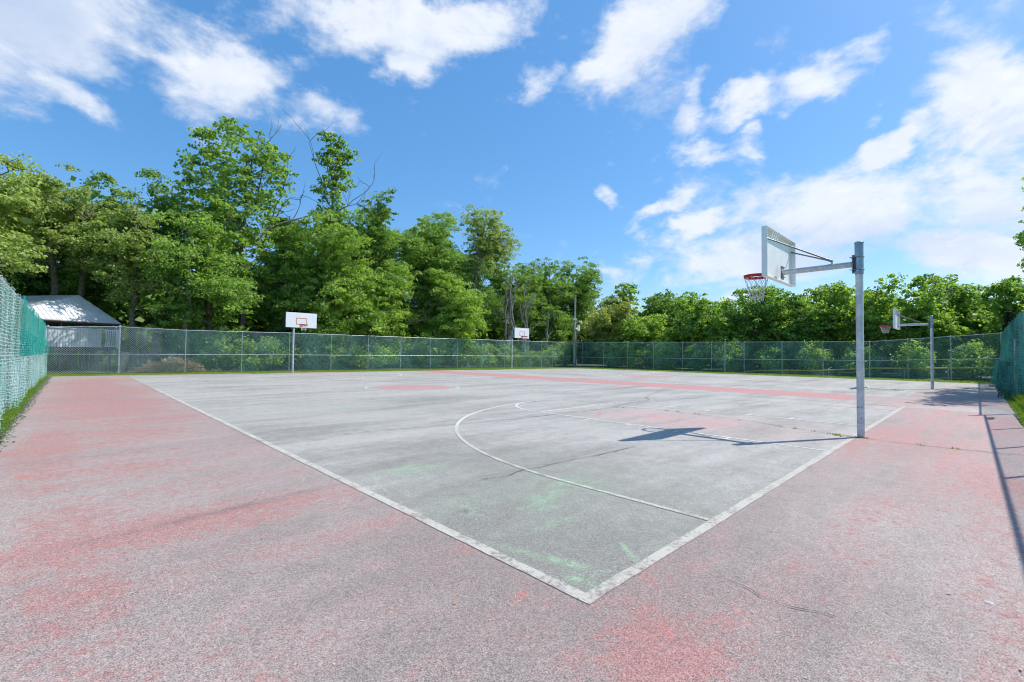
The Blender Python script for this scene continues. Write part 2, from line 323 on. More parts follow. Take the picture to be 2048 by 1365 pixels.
# forest floor beyond the fences (two sheets 6 mm above the ground)
mb = MB(); mb.add([(-60, 35.1, .006), (130, 35.1, .006), (130, 130, .006), (-60, 130, .006)], [(0, 1, 2, 3)])
mb.add([(44.6, -40, .006), (130, -40, .006), (130, 35.1, .006), (44.6, 35.1, .006)], [(0, 1, 2, 3)])
tag(mb.build('forest_floor', SOIL), kind='structure')
# asphalt slab with slightly broken edge
rg = random.Random(3); base = [(-.72, -.62), (38.8, -.62), (38.8, 28.2), (38.2, 29.2), (36.6, 29.7), (28, 30.4), (20, 30.75), (10, 31.35), (1.8, 31.75), (-.72, 31.75)]
pts = []
for i in range(len(base)):
    a = Vector((*base[i], 0)); c = Vector((*base[(i+1) % len(base)], 0)); n = max(1, int((c-a).length/.18)); nn = Vector((c.y-a.y, a.x-c.x, 0)).normalized()
    for k in range(n):
        p = a.lerp(c, k/n) + nn*(rg.uniform(-.035, .03) if k else 0); pts.append((p.x, p.y))
k = len(pts); V = [(x, y, .025) for x, y in pts] + [(x, y, -.05) for x, y in pts]
F = [tuple(range(k))] + [((i+1) % k, i, i+k, (i+1) % k+k) for i in range(k)]
mb = MB(); mb.add(V, F); tag(mb.build('asphalt_court', ASPH), kind='structure')
Z0 = .025

# painted lines: sheets 4 mm above the asphalt
LR = random.Random(17)
def lstrip(mb, pts, wd=.08, z=Z0+.004, closed=False):
    if not closed and len(pts) == 2:
        q_ = max(2, int((Vector(pts[1])-Vector(pts[0])).length/.12)); pts = [tuple(Vector(pts[0]).lerp(Vector(pts[1]), k_/q_)) for k_ in range(q_+1)]
    V = []; n = len(pts); F = []
    for i in range(n):
        a = Vector(pts[max(i-1, 0)]); c = Vector(pts[min(i+1, n-1)])
        if closed: a = Vector(pts[i-1]); c = Vector(pts[(i+1) % n])
        d = (c-a).normalized(); nn = Vector((-d.y, d.x))*wd/2; p = Vector(pts[i]); j1 = 1+LR.uniform(-.09, .07); j2 = 1+LR.uniform(-.09, .07)
        V += [(p.x+nn.x*j1, p.y+nn.y*j1, z), (p.x-nn.x*j2, p.y-nn.y*j2, z)]
    for i in range(n if closed else n-1):
        j = (i+1) % n; F.append((2*i, 2*i+1, 2*j+1, 2*j))
    mb.add(V, F)
def arc(cx, cy, r, a0, a1, n=48): return [(cx+r*math.cos(R(a0+(a1-a0)*i/n)), cy+r*math.sin(R(a0+(a1-a0)*i/n))) for i in range(n+1)]
A, Bm, Cm = MB(), MB(), MB(); CX = 9.9; W_ = .085
lstrip(A, [(2.13, 1.515), (2.13, 20.2)], .085); lstrip(A, [(2.1725, 1.56), (17.62, 1.56)], .085)
Am = A; A = MB()
lstrip(Am, [(3.9, 1.61), (3.9, 3.1)], .06, Z0+.004); lstrip(Am, arc(CX, 3.1, 6.0, 180, 140), .06); lstrip(A, arc(CX, 3.1, 6.0, 140, 97), .06)
lstrip(A, [(8.12, 1.61), (8.12, 7.35)], .06); lstrip(Bm, [(11.7, 1.61), (11.7, 7.35)], .06); lstrip(A, [(8.15, 7.40), (11.9, 7.40)], .06)
lstrip(A, arc(CX, 7.43, 1.8, 178, 100), .06, Z0+.0045)
lstrip(Bm, arc(CX, 7.43, 1.8, 100, 2), .06, Z0+.0045)
lstrip(Cm, arc(CX, 3.1, 6.0, 97, 0), .06); lstrip(Cm, [(15.9, 3.1), (15.9, 1.61)], .06)
for yy in (3.0, 3.9, 4.9, 5.9):
    lstrip(A, [(7.9, yy), (8.09, yy)], .06); lstrip(Bm, [(11.73, yy), (11.95, yy)], .07)
lstrip(A, arc(CX, 15.9, 1.83, 0, 360, 64)[:-1], .06, closed=True)
lstrip(Cm, [(2.18, 15.9), (CX-1.87, 15.9)], .05); lstrip(Cm, [(CX+1.87, 15.9), (17.4, 15.9)], .05)
lstrip(Cm, [(2.13, 20.2), (2.13, 30.2)], .08); lstrip(Cm, [(2.18, 30.2), (17.4, 30.2)], .06); lstrip(Cm, [(17.4, 1.7), (17.4, 30.15)], .06)
lstrip(Bm, arc(CX, 28.6, 6.0, 180, 360, 60), .07); lstrip(Bm, [(8.12, 30.16), (8.12, 24.4)], .06); lstrip(Bm, [(11.7, 30.16), (11.7, 24.4)], .06)
lstrip(Bm, [(8.12, 24.36), (11.7, 24.36)], .06); lstrip(Bm, arc(CX, 24.33, 1.8, 180, 360), .06)
D = 19.0
lstrip(Bm, arc(28.4, 15.9, 1.83, 0, 360, 64)[:-1], .06, closed=True)
for yy, s in ((3.1, 1), (28.6, -1)):
    lstrip(Cm, arc(CX+D, yy, 6.0, 0 if s > 0 else 180, 180 if s > 0 else 360, 60), .07)
    for xx in (8.12, 11.7): lstrip(Cm, [(xx+D, 1.7 if s > 0 else 30.1), (xx+D, 7.35 if s > 0 else 24.4)], .06)
    lstrip(Cm, arc(CX+D, 7.43 if s > 0 else 24.33, 1.8, 0 if s > 0 else 180, 180 if s > 0 else 360), .06)
for mbx, mt in ((Am, LINE1), (A, LINEK), (Bm, LINE2), (Cm, LINE3)): tag(mbx.build('court_lines', mt), kind='structure')

# cracks
def crack(mb, pts, wd=.012, seed=1):
    r = random.Random(seed); q = []
    for i in range(len(pts)-1):
        a = Vector(pts[i]); c = Vector(pts[i+1]); n = max(2, int((c-a).length/.06)); nn = Vector((a.y-c.y, c.x-a.x)).normalized()
        off = 0
        for k in range(n):
            off = off*.8 + r.uniform(-.012, .012); p = a.lerp(c, k/n)+nn*off; q.append((p.x, p.y))
    q.append(pts[-1]); V = []; F = []
    for i in range(len(q)):
        a = Vector(q[max(i-1, 0)]); c = Vector(q[min(i+1, len(q)-1)]); d = (c-a).normalized(); ww = wd*r.uniform(.25, 1.)/2
        nn = Vector((-d.y, d.x))*ww; V += [(q[i][0]+nn.x, q[i][1]+nn.y, Z0+.009), (q[i][0]-nn.x, q[i][1]-nn.y, Z0+.009)]
    mb.add(V, [(2*i, 2*i+1, 2*i+3, 2*i+2) for i in range(len(q)-1)]); return q
mb = MB()
CR = [crack(mb, [(9.93, 1.40), (10.04, 2.09), (10.24, 2.81), (10.57, 3.68), (10.78, 4.66), (10.91, 6.03), (10.4, 6.85)], .022, 1),
      crack(mb, [(10.4, 6.85), (8.92, 6.72), (7.89, 6.86), (6.72, 6.9), (5.7, 7.04), (4.75, 7.2), (3.94, 7.38), (3.31, 7.4)], .022, 2),
      crack(mb, [(9.93, 1.46), (9.81, .93), (9.84, .34), (10, -.55)], .022, 3)]
crack(mb, [(3.24, 3.82), (3.65, 3.73), (3.91, 3.8), (4.32, 3.75), (4.99, 3.71), (5.62, 3.65), (6.15, 3.65)], .014, 4)
crack(mb, [(2.93, 1.15), (2.93, 1.02), (2.87, .89), (2.9, .8), (2.88, .72), (2.95, .55)], .008, 5)
crack(mb, [(10.4, 6.85), (11.8, 7.17), (12.97, 7.17), (13.75, 7.79), (15.23, 8.32), (17.96, 9.25)], .02, 6)
C7 = crack(mb, [(24.9, 4.1), (25.7, 3.5), (26.1, 2.9), (26.5, 2.3)], .03, 7)
tag(mb.build('asphalt_cracks', DARKC), kind='structure')
def tufts(name, spots, mat, n=12, hgt=.03, spread=.03, wd=.004, seed=5):
    r = np.random.default_rng(seed); sp = np.repeat(np.array(spots, float), n, 0); N = len(sp)
    b = sp + np.c_[r.normal(0, spread, (N, 2)), np.zeros(N)]; a = r.uniform(0, 6.28, N); h = hgt*r.uniform(.4, 1.2, N)
    d = np.c_[np.cos(a), np.sin(a), np.zeros(N)]; q = np.c_[-np.sin(a), np.cos(a), np.zeros(N)]; lean = r.uniform(.1, .8, N)[:, None]*h[:, None]
    a2 = r.uniform(0, 6.28, N); ln = np.c_[np.cos(a2), np.sin(a2), np.zeros(N)]*lean; tp = b + ln + np.c_[np.zeros((N, 2)), h]
    ww = wd*r.uniform(.6, 1.4, N)[:, None]; md = b+ln*.35+np.c_[np.zeros((N, 2)), h*.55]
    V = np.stack([b-d*ww, b+d*ww, md+d*ww*.8, tp], 1).reshape(-1, 3)
    return fast_quads(name, V, mat, tone=np.clip(r.normal(.5, .25, N), 0, 1))
r = random.Random(4)
sp = [(x+r.uniform(-.01, .01), y, Z0) for q in CR[:1] for x, y in q if r.random() < (.55 if y < 2.3 else .12)] + [(x, y, Z0) for x, y in CR[2] if r.random() < .05] + [(x, y, Z0) for x, y in C7 if r.random() < .4]
sp += [(9.8+r.uniform(-.05, .12), 1.7+r.uniform(-.15, .3), Z0) for _ in range(9)]
tag(tufts('crack_weeds', sp, WEEDM, 9, .035, .025, .005), 'yellow green weeds sprouting from the asphalt cracks near the near hoop pole', 'weeds', kind='stuff')
# crumbled edge of the asphalt on the left
r_c = np.random.default_rng(31); mbc = MB()
for i in range(1500):
    y = 6+26*r_c.uniform()**1.5; x = -.72+r_c.normal(0, .045); s_ = r_c.uniform(.006, .026); Mr = np.array(Matrix.Rotation(r_c.uniform(0, 3), 3, Vector(r_c.normal(0, 1, 3))))
    mbc.box((x, y, .012+r_c.uniform(0, .02)), (s_*1.5, s_, s_*.7), M=Mr)
tag(mbc.build('asphalt_crumbs', simple('crumb', (.20, .19, .18), .9, 0, .6, 25)), 'broken asphalt crumbs and gravel along the left court edge beside the grass', 'crumbs', kind='stuff')
# loose grit
r = np.random.default_rng(2); N = 900; mbp = MB()
for i in range(N):
    x = r.uniform(0, 1)**1.6*14+.2; y = r.uniform(-.3, 12) if x < 6 else r.uniform(-.3, 8); s = r.uniform(.0015, .0045)
    mbp.box((x, y, Z0+s*.5), (s*2.2, s*1.7, s), r.uniform(0, 3))
mbp.tube([(3.78, -.02, Z0), (3.78, -.02, Z0+.004)], [.024, .02], 7)
tag(mbp.build('grit', STONE), 'pale grit and small chips scattered over the worn asphalt', 'grit', kind='stuff')
# drifted dead leaves
r = np.random.default_rng(41); n_ = 260
lx = np.where(r.random(n_) < .5, r.uniform(-.7, 2.0, n_), r.uniform(2, 20, n_)); ly = np.where(lx < 2, r.uniform(1, 30, n_), r.uniform(-.55, .5, n_)**1.0)
def flat_leaves(x, y, s, r):
    n = len(x); a = r.uniform(0, 6.28, n); s = s*r.uniform(.6, 1.3, n); u = np.c_[np.cos(a), np.sin(a), r.uniform(-.3, .3, n)]*s[:, None]; v = np.c_[-np.sin(a), np.cos(a), r.uniform(-.3, .3, n)]*s[:, None]*.45
    c = np.c_[x, y, np.full(n, Z0+.008)]; return np.stack([c-u, c-v, c+u, c+v], 1).reshape(-1, 3)
tag(fast_quads('leaf_litter', flat_leaves(lx, ly, .016, r), BROWNL, tone=r.uniform(0, 1, n_)), 'small dry leaves drifted along the edges of the asphalt', 'leaf litter', kind='stuff')
# grass strips
def area_spots(n, x0, x1, y0, y1, r): return np.c_[r.uniform(x0, x1, n), r.uniform(y0, y1, n), np.zeros(n)]
r = np.random.default_rng(11)
G = [area_spots(7000, -1.22, -.70, 5, 16, r), area_spots(4500, -1.22, -.70, 16, 31.9, r), area_spots(9000, -1.2, 44.4, 31.0, 35.2, r), area_spots(7000, 38.6, 44.6, -1.1, 31, r),
     area_spots(2500, 8, 44, -1.35, -.6, r)]
G = np.concatenate(G); X, Y = G[:, 0], G[:, 1]
edge = np.interp(X, [-.72, 1.8, 10, 20, 28, 36.6, 38.8], [31.75, 31.75, 31.35, 30.75, 30.4, 29.7, 28.2])
G = G[~((X > -.70) & (X < 38.7) & (Y < edge) & (Y > -.6))]
tag(tufts('grass', G, GRASSM, 9, .033, .05, .006, 12), 'short green grass strip between the asphalt edge and the chain link fences', 'grass', kind='stuff')
r = np.random.default_rng(13)
tag(tufts('grass', area_spots(2600, -.76, -.66, 5, 31, r), WEEDM, 4, .022, .02, .005, 14), 'dry yellowish grass fringe along the left asphalt edge', 'grass', kind='stuff')
G = np.concatenate([area_spots(500, 15, 44, -1.5, -.95, r)])
tag(tufts('weeds', G, GRASSM, 26, .28, .10, .012, 15), 'tall weeds growing at the foot of the green netting on the right', 'weeds', kind='stuff')

# ---------------------------------------------------------------- fences
def run_wires(mb, p0, p1, h0, h1, zb=.04, pitch=.085, rad=.0042):
    p0 = np.array(p0, float); p1 = np.array(p1, float); L = np.linalg.norm(p1-p0); d = (p1-p0)/L; nrm = np.array([-d[1], d[0]])
    V = []; cnt = 0
    for sg in (1, -1):
        s0 = -4.0
        k = np.arange(-3.6, L+3.6, pitch)
        for s in k:
            a = s; zt = lambda ss: h0+(h1-h0)*ss/L
            # line: s(z) = a + sg*(z-zb)
            z_lo = zb; z_hi = 9.
            if sg > 0:
                if a < 0: z_lo = zb - a
                z_hi = min(z_hi, zb + (L-a))
            else:
                if a > L: z_lo = zb + (a-L)
                z_hi = min(z_hi, zb + a)
            g = (h1-h0)/L; zc = (h0+g*(a-sg*zb))/(1-g*sg); z_hi = min(z_hi, zc)
            if z_hi - z_lo < .03: continue
            A = np.array([*(p0+d*(a+sg*(z_lo-zb))), z_lo]); B = np.array([*(p0+d*(a+sg*(z_hi-zb))), z_hi])
            t = (B-A)/np.linalg.norm(B-A); u = np.array([nrm[0], nrm[1], 0]); v = np.cross(t, u); off = u*rad*sg
            for e in (A, B):
                for q in range(3):
                    an = 2.094*q; V.append(e+off+rad*(u*math.cos(an)+v*math.sin(an)))
            cnt += 1
    F = []
    for i in range(cnt):
        o = i*6
        for q in range(3): F.append((o+q, o+(q+1) % 3, o+3+(q+1) % 3, o+3+q))
    mb.add(V, F)
def fence(label, pts, mids, wiremat, posts, wirepitch=.088, rad=.0038, midr=.02, topr=.021, coarse=None):
    """pts: (x,y,topz) breakpoints"""
    o = thing('chain_link_fence', (pts[0][0], pts[0][1], 0), label, 'fence', 'chain link fences around the courts'); ox, oy = pts[0][0], pts[0][1]
    if coarse:
        c = coarse; mb = MB(); run_wires(mb, (c[0][0]-ox, c[0][1]-oy), (c[1][0]-ox, c[1][1]-oy), c[0][2]+.05, c[1][2]+.05, pitch=.115, rad=.0062); mb.build('wire_mesh', WIREM, o); pts2 = [c[1]]+[p for p in pts if p[0] > c[1][0]]
    else: pts2 = pts
    mb = MB()
    for a, b in zip(pts2, pts2[1:]): run_wires(mb, (a[0]-ox, a[1]-oy), (b[0]-ox, b[1]-oy), a[2]+.03, b[2]+.03, pitch=wirepitch, rad=rad)
    mb.build('wire_mesh', wiremat, o)
    mb = MB(); mb.tube([(a[0]-ox, a[1]-oy, a[2]) for a in pts], topr, 8); mb.build('top_rail', RAILM, o, True)
    if mids:
        mb = MB(); mb.tube([(a[0]-ox, a[1]-oy, z) for a, z in mids], midr, 8); mb.build('middle_rail', RAILM, o, True)
    for k, (x, y, z, r_) in enumerate(posts):
        mb = MB(); mb.tube([(x-ox, y-oy, -.05), (x-ox, y-oy, z)], r_, 10)
        mb.tube([(x-ox, y-oy, z), (x-ox, y-oy, z+.03), (x-ox, y-oy, z+.05)], [r_*1.25, r_*1.2, r_*.4], 10)
        mb.build('post', RAILM, o, True)
    return o
def interp(L, s, i): return float(np.interp(s, [a[0] for a in L], [a[i] for a in L]))
farx = [-.98, 1.97, 5.14, 8.29, 11.33, 14.39, 17.44, 20.43, 23.51, 26.6, 29.66, 32.81, 35.87, 38.62, 40.54, 42.46]
FH = [(-1.04, 2.56), (1.9, 2.72), (5.1, 2.66), (11.3, 2.75), (23.4, 2.79), (32.7, 2.87), (44.3, 2.96)]
fh = lambda x: float(np.interp(x, [a[0] for a in FH], [a[1] for a in FH]))
fence('chain link fence along the far end behind the left hoop and brush pile', [(x, 34.9, z) for x, z in FH],
      [((x, 34.9), z) for x, z in ((-1.04, 1.1), (11.3, 1.16), (23.5, 1.19), (44.3, 1.28))], WIREG,
      [(x, 34.94, fh(x)+(.06 if i < 2 else 0), .045 if i == 1 else (.035 if i == 0 else .026)) for i, x in enumerate(farx)], coarse=((-1.04, 34.9, 2.56), (3.9, 34.9, 2.68)))
sy = [33.5, 30.41, 27.3, 24.11, 20.92, 18.03, 16.79, 15.08, 11.98, 8.98, 5.94, 3.7, 1.42, -1.0]
SH = [(34.9, 2.96), (5.94, 2.75), (3.7, 2.9), (-1.06, 3.24)]
shf = lambda y: float(np.interp(-y, [-a[0] for a in SH], [a[1] for a in SH]))
fence('green chain link fence before the round topped trees, stepping up at its right end', [(44.3, y, z) for y, z in SH],
      [((44.3, y), z) for y, z in ((34.9, 1.18), (12, 1.25), (5.9, 1.28), (-1.06, 1.54))], WIREG,
      [(44.34, y, shf(y)+.02, .042 if y in (16.79, 5.94, -1.0) else .028) for y in sy])
fence('tall chain link fence along the left edge hung with pale teal debris netting', [(-1.1, 3.5, 2.95), (-1.1, 34.9, 2.6)], [((-1.1, 3.5), 1.3), ((-1.1, 34.9), 1.1)], WIREM,
      [(-1.14, y, 2.62+.0111*(34.9-y), .03) for y in np.arange(5, 34.5, 2.95)], .085)
fence('chain link fence at right behind dark green netting, throwing its rail shadow on asphalt', [(-1.1, -1.34, 3.0), (18.6, -1.12, 3.0), (18.7, -1.08, 3.1), (44.3, -1.08, 3.24)],
      [((-1.1, -1.34), 1.5), ((18.6, -1.12), 1.5)], WIREG, [(x, -1.365+.0112*x, 3.05, .026) for x in (-1, 2.3, 4.6, 7.15, 10.0, 12.52, 15.25)]+[(18.6, -1.1, 3.6, .04)]+[(x, -1.12, 3.2, .034) for x in (22.2, 25.5, 29.6, 33.6, 36.9, 40.5, 44.25)], .085, topr=.025, midr=.022, rad=.0022)

# debris netting: real strands on a draped surface
def netting(name, label, s0, s1, z0, topf, place, mat, pitch, wd, amp, seed, zdrop=0, fold=1.0):
    r = np.random.default_rng(seed); ns = int((s1-s0)/pitch); nz = int((topf(s0)-z0)/pitch)
    S = np.linspace(s0, s1, ns); ph = r.uniform(0, 6.28, 12); fr = r.uniform(1.5, 9, 12)
    def disp(s, zz):
        d = 0
        for k in range(12): d = d + np.sin(s*fr[k]+ph[k]+zz*(.25*((k % 3)-1)))*(1.0/(1+.18*fr[k]))
        return d*amp
    def pos(s, q):     # q 0..1 bottom to top
        zt = topf(s); z = z0+(zt-z0)*q; f = (1.05-q)*1.0
        low = np.where(q < .42, 1.6, .75)*fold
        lat = disp(s*1.3+4, z)*low*1.2*f; d = disp(s, z)*low*(.35+f)
        sag = -.05*np.abs(np.sin(s*1.9+ph[0]))*(q**6)
        return place(s+lat*.8, d, z+sag)
    Q = np.linspace(0, 1, nz); SS, QQ = np.meshgrid(S, Q, indexing='ij'); P = pos(SS, QQ)
    jit = r.normal(0, pitch*.13, P.shape); P = P+jit
    V = []
    up_ = np.array([0, 0, wd/2.])
    a = P[:, :-1]; b = P[:, 1:]; tang = np.gradient(P, axis=0); tang /= (np.linalg.norm(tang, axis=2, keepdims=True)+1e-9); o1 = tang*wd/2
    V.append(np.stack([a-o1[:, :-1], a+o1[:, :-1], b+o1[:, 1:], b-o1[:, 1:]], 2).reshape(-1, 3))
    a = P[:-1]; b = P[1:]
    V.append(np.stack([a-up_, b-up_, b+up_, a+up_], 2).reshape(-1, 3))
    V = np.concatenate(V)
    if seed % 2 == 0:   # torn holes
        k = len(V)//4; c = V.reshape(k, 4, 3).mean(1); keep = np.ones(k, bool)
    return tag(fast_quads(name, V, mat, tone=None), label, 'netting', 'debris netting on the side fences')
def netmat(name, c, c2):
    ma, t, o = newmat(name); P = t.new('ShaderNodeNewGeometry').outputs['Position']; b = t.new('ShaderNodeBsdfPrincipled')
    cc = t.mix(t.rng(t.noise(P, 1.4, 6, .7), .38, .62), c, c2); t.put(b.inputs['Base Color'], cc); b.inputs['Roughness'].default_value = .45
    tl = t.new('ShaderNodeBsdfTranslucent'); t.put(tl.inputs[0], cc); mx = t.new('ShaderNodeMixShader'); mx.inputs[0].default_value = .35
    t.l.new(b.outputs[0], mx.inputs[1]); t.l.new(tl.outputs[0], mx.inputs[2]); t.l.new(mx.outputs[0], o.inputs[0]); return ma
NETL = netmat('netting_pale_teal', (.34, .62, .60), (.62, .80, .80)); NETL2 = netmat('netting_teal', (.02, .34, .29), (.06, .46, .40)); NETR = netmat('netting_dark_green', (.004, .10, .085), (.05, .30, .27))
netting('netting', 'pale teal debris netting draped in loose folds over the left chain link fence', 4.5, 34.6, .03, lambda s: 2.93-.0111*(s-4), lambda s, d, z: np.stack([-1.03+d*.6, s, z], -1), NETL, .075, .010, .05, 21)
netting('netting', 'brighter teal second layer of netting hanging over the far upper half of the left fence', 17.5, 31.5, 1.22, lambda s: 2.80-.0111*(s-16), lambda s, d, z: np.stack([-.97+d*.6, s, z], -1), NETL2, .06, .017, .05, 23)
netting('netting', 'dark green debris netting bunched in vertical folds on the right fence beside the weeds', 23.4, 44.1, .05, lambda s: 3.12+.005*(s-19), lambda s, d, z: np.stack([s, -1.02+d*.8, z], -1), NETR, .055, .020, .10, 25, fold=1.3)
sgn = MB(); sgn.box((17.6, -1.1, 2.72), (.62, .006, .42)); tag(sgn.build('sign', RAILM), 'blank sign plate hung high on the right fence casting a small rectangular shadow', 'sign')
# ---------------------------------------------------------------- basketball hoops
def polemat():
    ma, t, o = newmat('pole_galvanised_chipped'); co = t.new('ShaderNodeTexCoord').outputs['Object']; b = t.new('ShaderNodeBsdfPrincipled')
    c = t.mix(t.rng(t.noise(co, 5, 6, .7), .35, .65), (.46, .48, .52), (.66, .68, .72))
    st = t.rng(t.noise(t.mapping(co, sc=(6, 6, .8)), 4, 5, .7), .56, .68)
    c = t.mix(t.math('MULTIPLY', st, .5), c, (.40, .36, .36))
    sp = t.new('ShaderNodeSeparateXYZ'); t.l.new(co, sp.inputs[0])
    chip = t.math('MULTIPLY', t.rng(t.noise(co, 22, 3, .5), .63, .67), t.rng(sp.outputs[2], 1.3, .2, .25, 1))
    c = t.mix(chip, c, (.09, .07, .07)); t.put(b.inputs['Base Color'], c); b.inputs['Metallic'].default_value = .3
    t.put(b.inputs['Roughness'], t.rng(t.noise(co, 9, 4), .3, .7, .35, .6)); t.l.new(b.outputs[0], o.inputs[0]); return ma
PM = polemat()
def hoop(loc, rz, label, netlen=.44, lean=(0, 0), netmiss=0, target=True, dx=0):
    o = thing('basketball_hoop', loc, label, 'basketball hoop', 'basketball hoops on the two courts', rz); o.rotation_euler = (lean[0], lean[1], rz)
    mb = MB(); mb.tube([(0, 0, -.1), (0, 0, 2.90)], .057, 20); mb.build('pole', PM, o, True)
    mb = MB(); mb.tube([(0, 0, 2.875), (0, 0, 3.43)], .065, 20); mb.tube([(0, 0, 3.425), (0, 0, 3.445), (0, 0, 3.46)], [.071, .071, .05], 20); mb.build('sleeve', GALVB, o, True)
    s = 1
    YB = 1.30; az = 3.065
    mb = MB(); mb.tube([(0, .10, az), (dx, YB-.09, az-.01)], .054, 16); mb.build('arm', GALV, o, True)
    mb = MB(); mb.box((dx, YB-.085, az-.02), (.16, .012, .26)); 
    for xx in (-.055, .055):
        for zz in (-.1, .09): mb.tube([(dx+xx, YB-.12, az+zz), (dx+xx, YB-.07, az+zz)], .010, 6)
    mb.build('mounting_plate', STEEL, o)
    mb = MB(); mb.box((0, .085, az), (.15, .012, .27)); mb.box((0, .078, az), (.02, .05, .33)); mb.build('pole_plate', STEEL, o)
    for zz in (az+.115, az-.105):
        mb = MB(); mb.ring((0, 0, zz), .072, .007, 24, 6); mb.tube([(-.065, 0, zz), (-.065, .13, zz)], .007, 6); mb.tube([(.065, 0, zz), (.065, .13, zz)], .007, 6)
        mb.build('clamp', STEEL, o, True)
    ya = .40; mb = MB()
    mb.tube([(.056*math.cos(a), ya, az+.056*math.sin(a)) for a in np.linspace(0, 6.283, 20, endpoint=False)], .006, 6, closed=True); mb.box((0, ya, az+.085), (.04, .03, .06)); mb.build('brace_clamp', GALV, o)
    for sx in (-1, 1):
        mb = MB(); e = np.array((dx+sx*.86, YB-.03, 3.60)); a = np.array((sx*.022, ya, az+.10)); mb.tube([a, a+(e-a)*.07, a+(e-a)*.10], [.018, .018, .014], 8); mb.tube([a+(e-a)*.09, a+(e-a)*.93], .0145, 8)
        mb.tube([a+(e-a)*.92, e], [.017, .017], 8); mb.build('brace', STEEL, o, True)
    # board: pressed sheet with return flanges towards the pole
    z0, z1, hw = 2.875, 3.80, .915
    bb = MB(); bb.box((dx, YB, (z0+z1)/2), (2*hw, .012, z1-z0)); bb.build('backboard', WHITE, o, bevel=.003)
    fr = MB(); d = .085; yc = YB-.006-d/2
    for sx in (-1, 1): fr.box((dx+sx*(hw-.004), yc, (z0+z1)/2), (.008, d, z1-z0))
    fr.box((dx, yc, z0+.004), (2*hw-.018, d, .008))
    xs = [-hw+.009, -.30, -.27, -.19, -.16, -.08, -.05, .03, .06, hw-.009]
    for i in range(0, len(xs), 2): fr.box((dx+(xs[i]+xs[i+1])/2, yc, z1-.004), (xs[i+1]-xs[i], d, .008))
    for i in range(1, len(xs)-1, 2): fr.box((dx+(xs[i]+xs[i+1])/2, YB-.006-d*.80, z1-.004), (xs[i+1]-xs[i], d*.4, .008))
    fr.build('board_frame', WHITE, o)
    if target:
        tg = MB(); w_, h_, th = .33, .42, .045; zb = 3.06; yf = YB+.0075
        tg.box((dx, yf, zb+th/2), (2*w_, .003, th)); tg.box((dx, yf, zb+h_-th/2), (2*w_, .003, th))
        for sx in (-1, 1): tg.box((dx+sx*(w_-th/2), yf, zb+h_/2), (th, .003, h_-2*th))
        tg.build('target_square', ORNG, o)
    rc = YB+.006+.15+.228; rz_ = 3.05
    mb = MB(); mb.ring((dx, rc, rz_), .228, .0105, 36, 8); mb.ring((dx, rc, rz_-.042), .224, .009, 36, 6); q_ = [(dx+.226*math.cos(a), rc+.226*math.sin(a), z_) for a in np.linspace(0, 2*math.pi, 36, endpoint=False) for z_ in (rz_, rz_-.04)]; mb.add(q_, [(2*i, (2*i+2) % 72, (2*i+3) % 72, 2*i+1) for i in range(36)])
    for k in range(18):
        a = 2*math.pi*k/18; p = np.array((dx+.226*math.cos(a), rc+.226*math.sin(a), 0)); mb.tube([p+(0, 0, rz_), p+(0, 0, rz_-.05)], .005, 5)
    mb.box((dx, YB+.08, rz_-.005), (.14, .16, .012)); mb.box((dx, YB+.013, rz_-.05), (.15, .012, .13)); mb.box((dx, YB+.07, rz_-.04), (.012, .13, .07)); mb.build('rim', REDM, o, True)
    mb = MB(); n = 12; rr = np.random.default_rng(int(loc[0]*7)+3)
    def np_(u, q):
        w1 = max(0., 1-u)**1.3; r_ = .222*w1 + .118*(1-w1) + .02*(u > .8)*(u-.8)
        a = 2*math.pi*(q)/n; return (dx+r_*math.cos(a)+.008*math.sin(7*a+u*5), rc+r_*math.sin(a), rz_-.045-u*netlen)
    for k in range(n):
        for sg in (1, -1):
            if netmiss and (k+sg) % netmiss == 0: continue
            mb.tube([np_(u, k+sg*u*2.0) for u in np.linspace(0, 1, 13)], .0042, 4)
    for k in range(n):
        mb.tube([np_(.86, k), np_(1.04, k+.25)], .005, 4)
    mb.build('net', CORD, o)
    return o
hoop((9.99, 1.47, Z0), 0, 'large near basketball hoop seen from behind on a grey pole standing on the white baseline', .46, lean=(0, -.004))
hoop((10.19, 30.72, Z0), math.pi, 'basketball hoop at far left facing the camera, white board with orange square', .30, dx=-.03)
hoop((29.42, 30.35, Z0), math.pi, 'smallest, farthest basketball hoop, white board with orange square near the dead pale trunks', .34)
hoop((29.06, 1.57, Z0), 0, 'basketball hoop at far right seen edge on, before the green fence', .30)

mb = MB(); mb.tube([(25.6, -.93, 0), (25.5, -.95, 2.2)], .05, 10); mb.box((25.5, -.95, 2.2), (.12, .12, .05)); tag(mb.build('gate_post', RAILM), 'pale grey post standing before the dark green netting at the right photo edge', 'post')
# ---------------------------------------------------------------- utility pole
o = thing('utility_pole', (44.0, 34.45, 0), 'weathered wooden utility pole with lights and a box, rising above the fence corner', 'utility pole')
mb = MB(); mb.tube([(0, 0, -.1), (.02, 0, 4.5), (.10, 0, 8.75)], [.17, .145, .11], 14); mb.build('pole', WOODP, o, True)
mb = MB(); mb.tube([(.22, -.1, 0), (.20, -.1, 4.6)], .035, 8); mb.build('conduit', RAILM, o, True)
mb = MB(); mb.box((.55, -.2, 4.75), (.34, .2, .75)); mb.build('electric_box', WHITE, o, bevel=.02)
for dx_, dy_, dz_, rz in ((.75, -.3, 5.55, .4), (-.30, -.25, 5.75, -.5), (-.15, -.35, 4.65, .2)):
    mb = MB(); mb.box((dx_, dy_, dz_), (.42, .26, .22), rz); mb.tube([(dx_, dy_, dz_), (.05, 0, dz_-.12)], .03, 6); mb.build('floodlight', WHITE, o, bevel=.02)

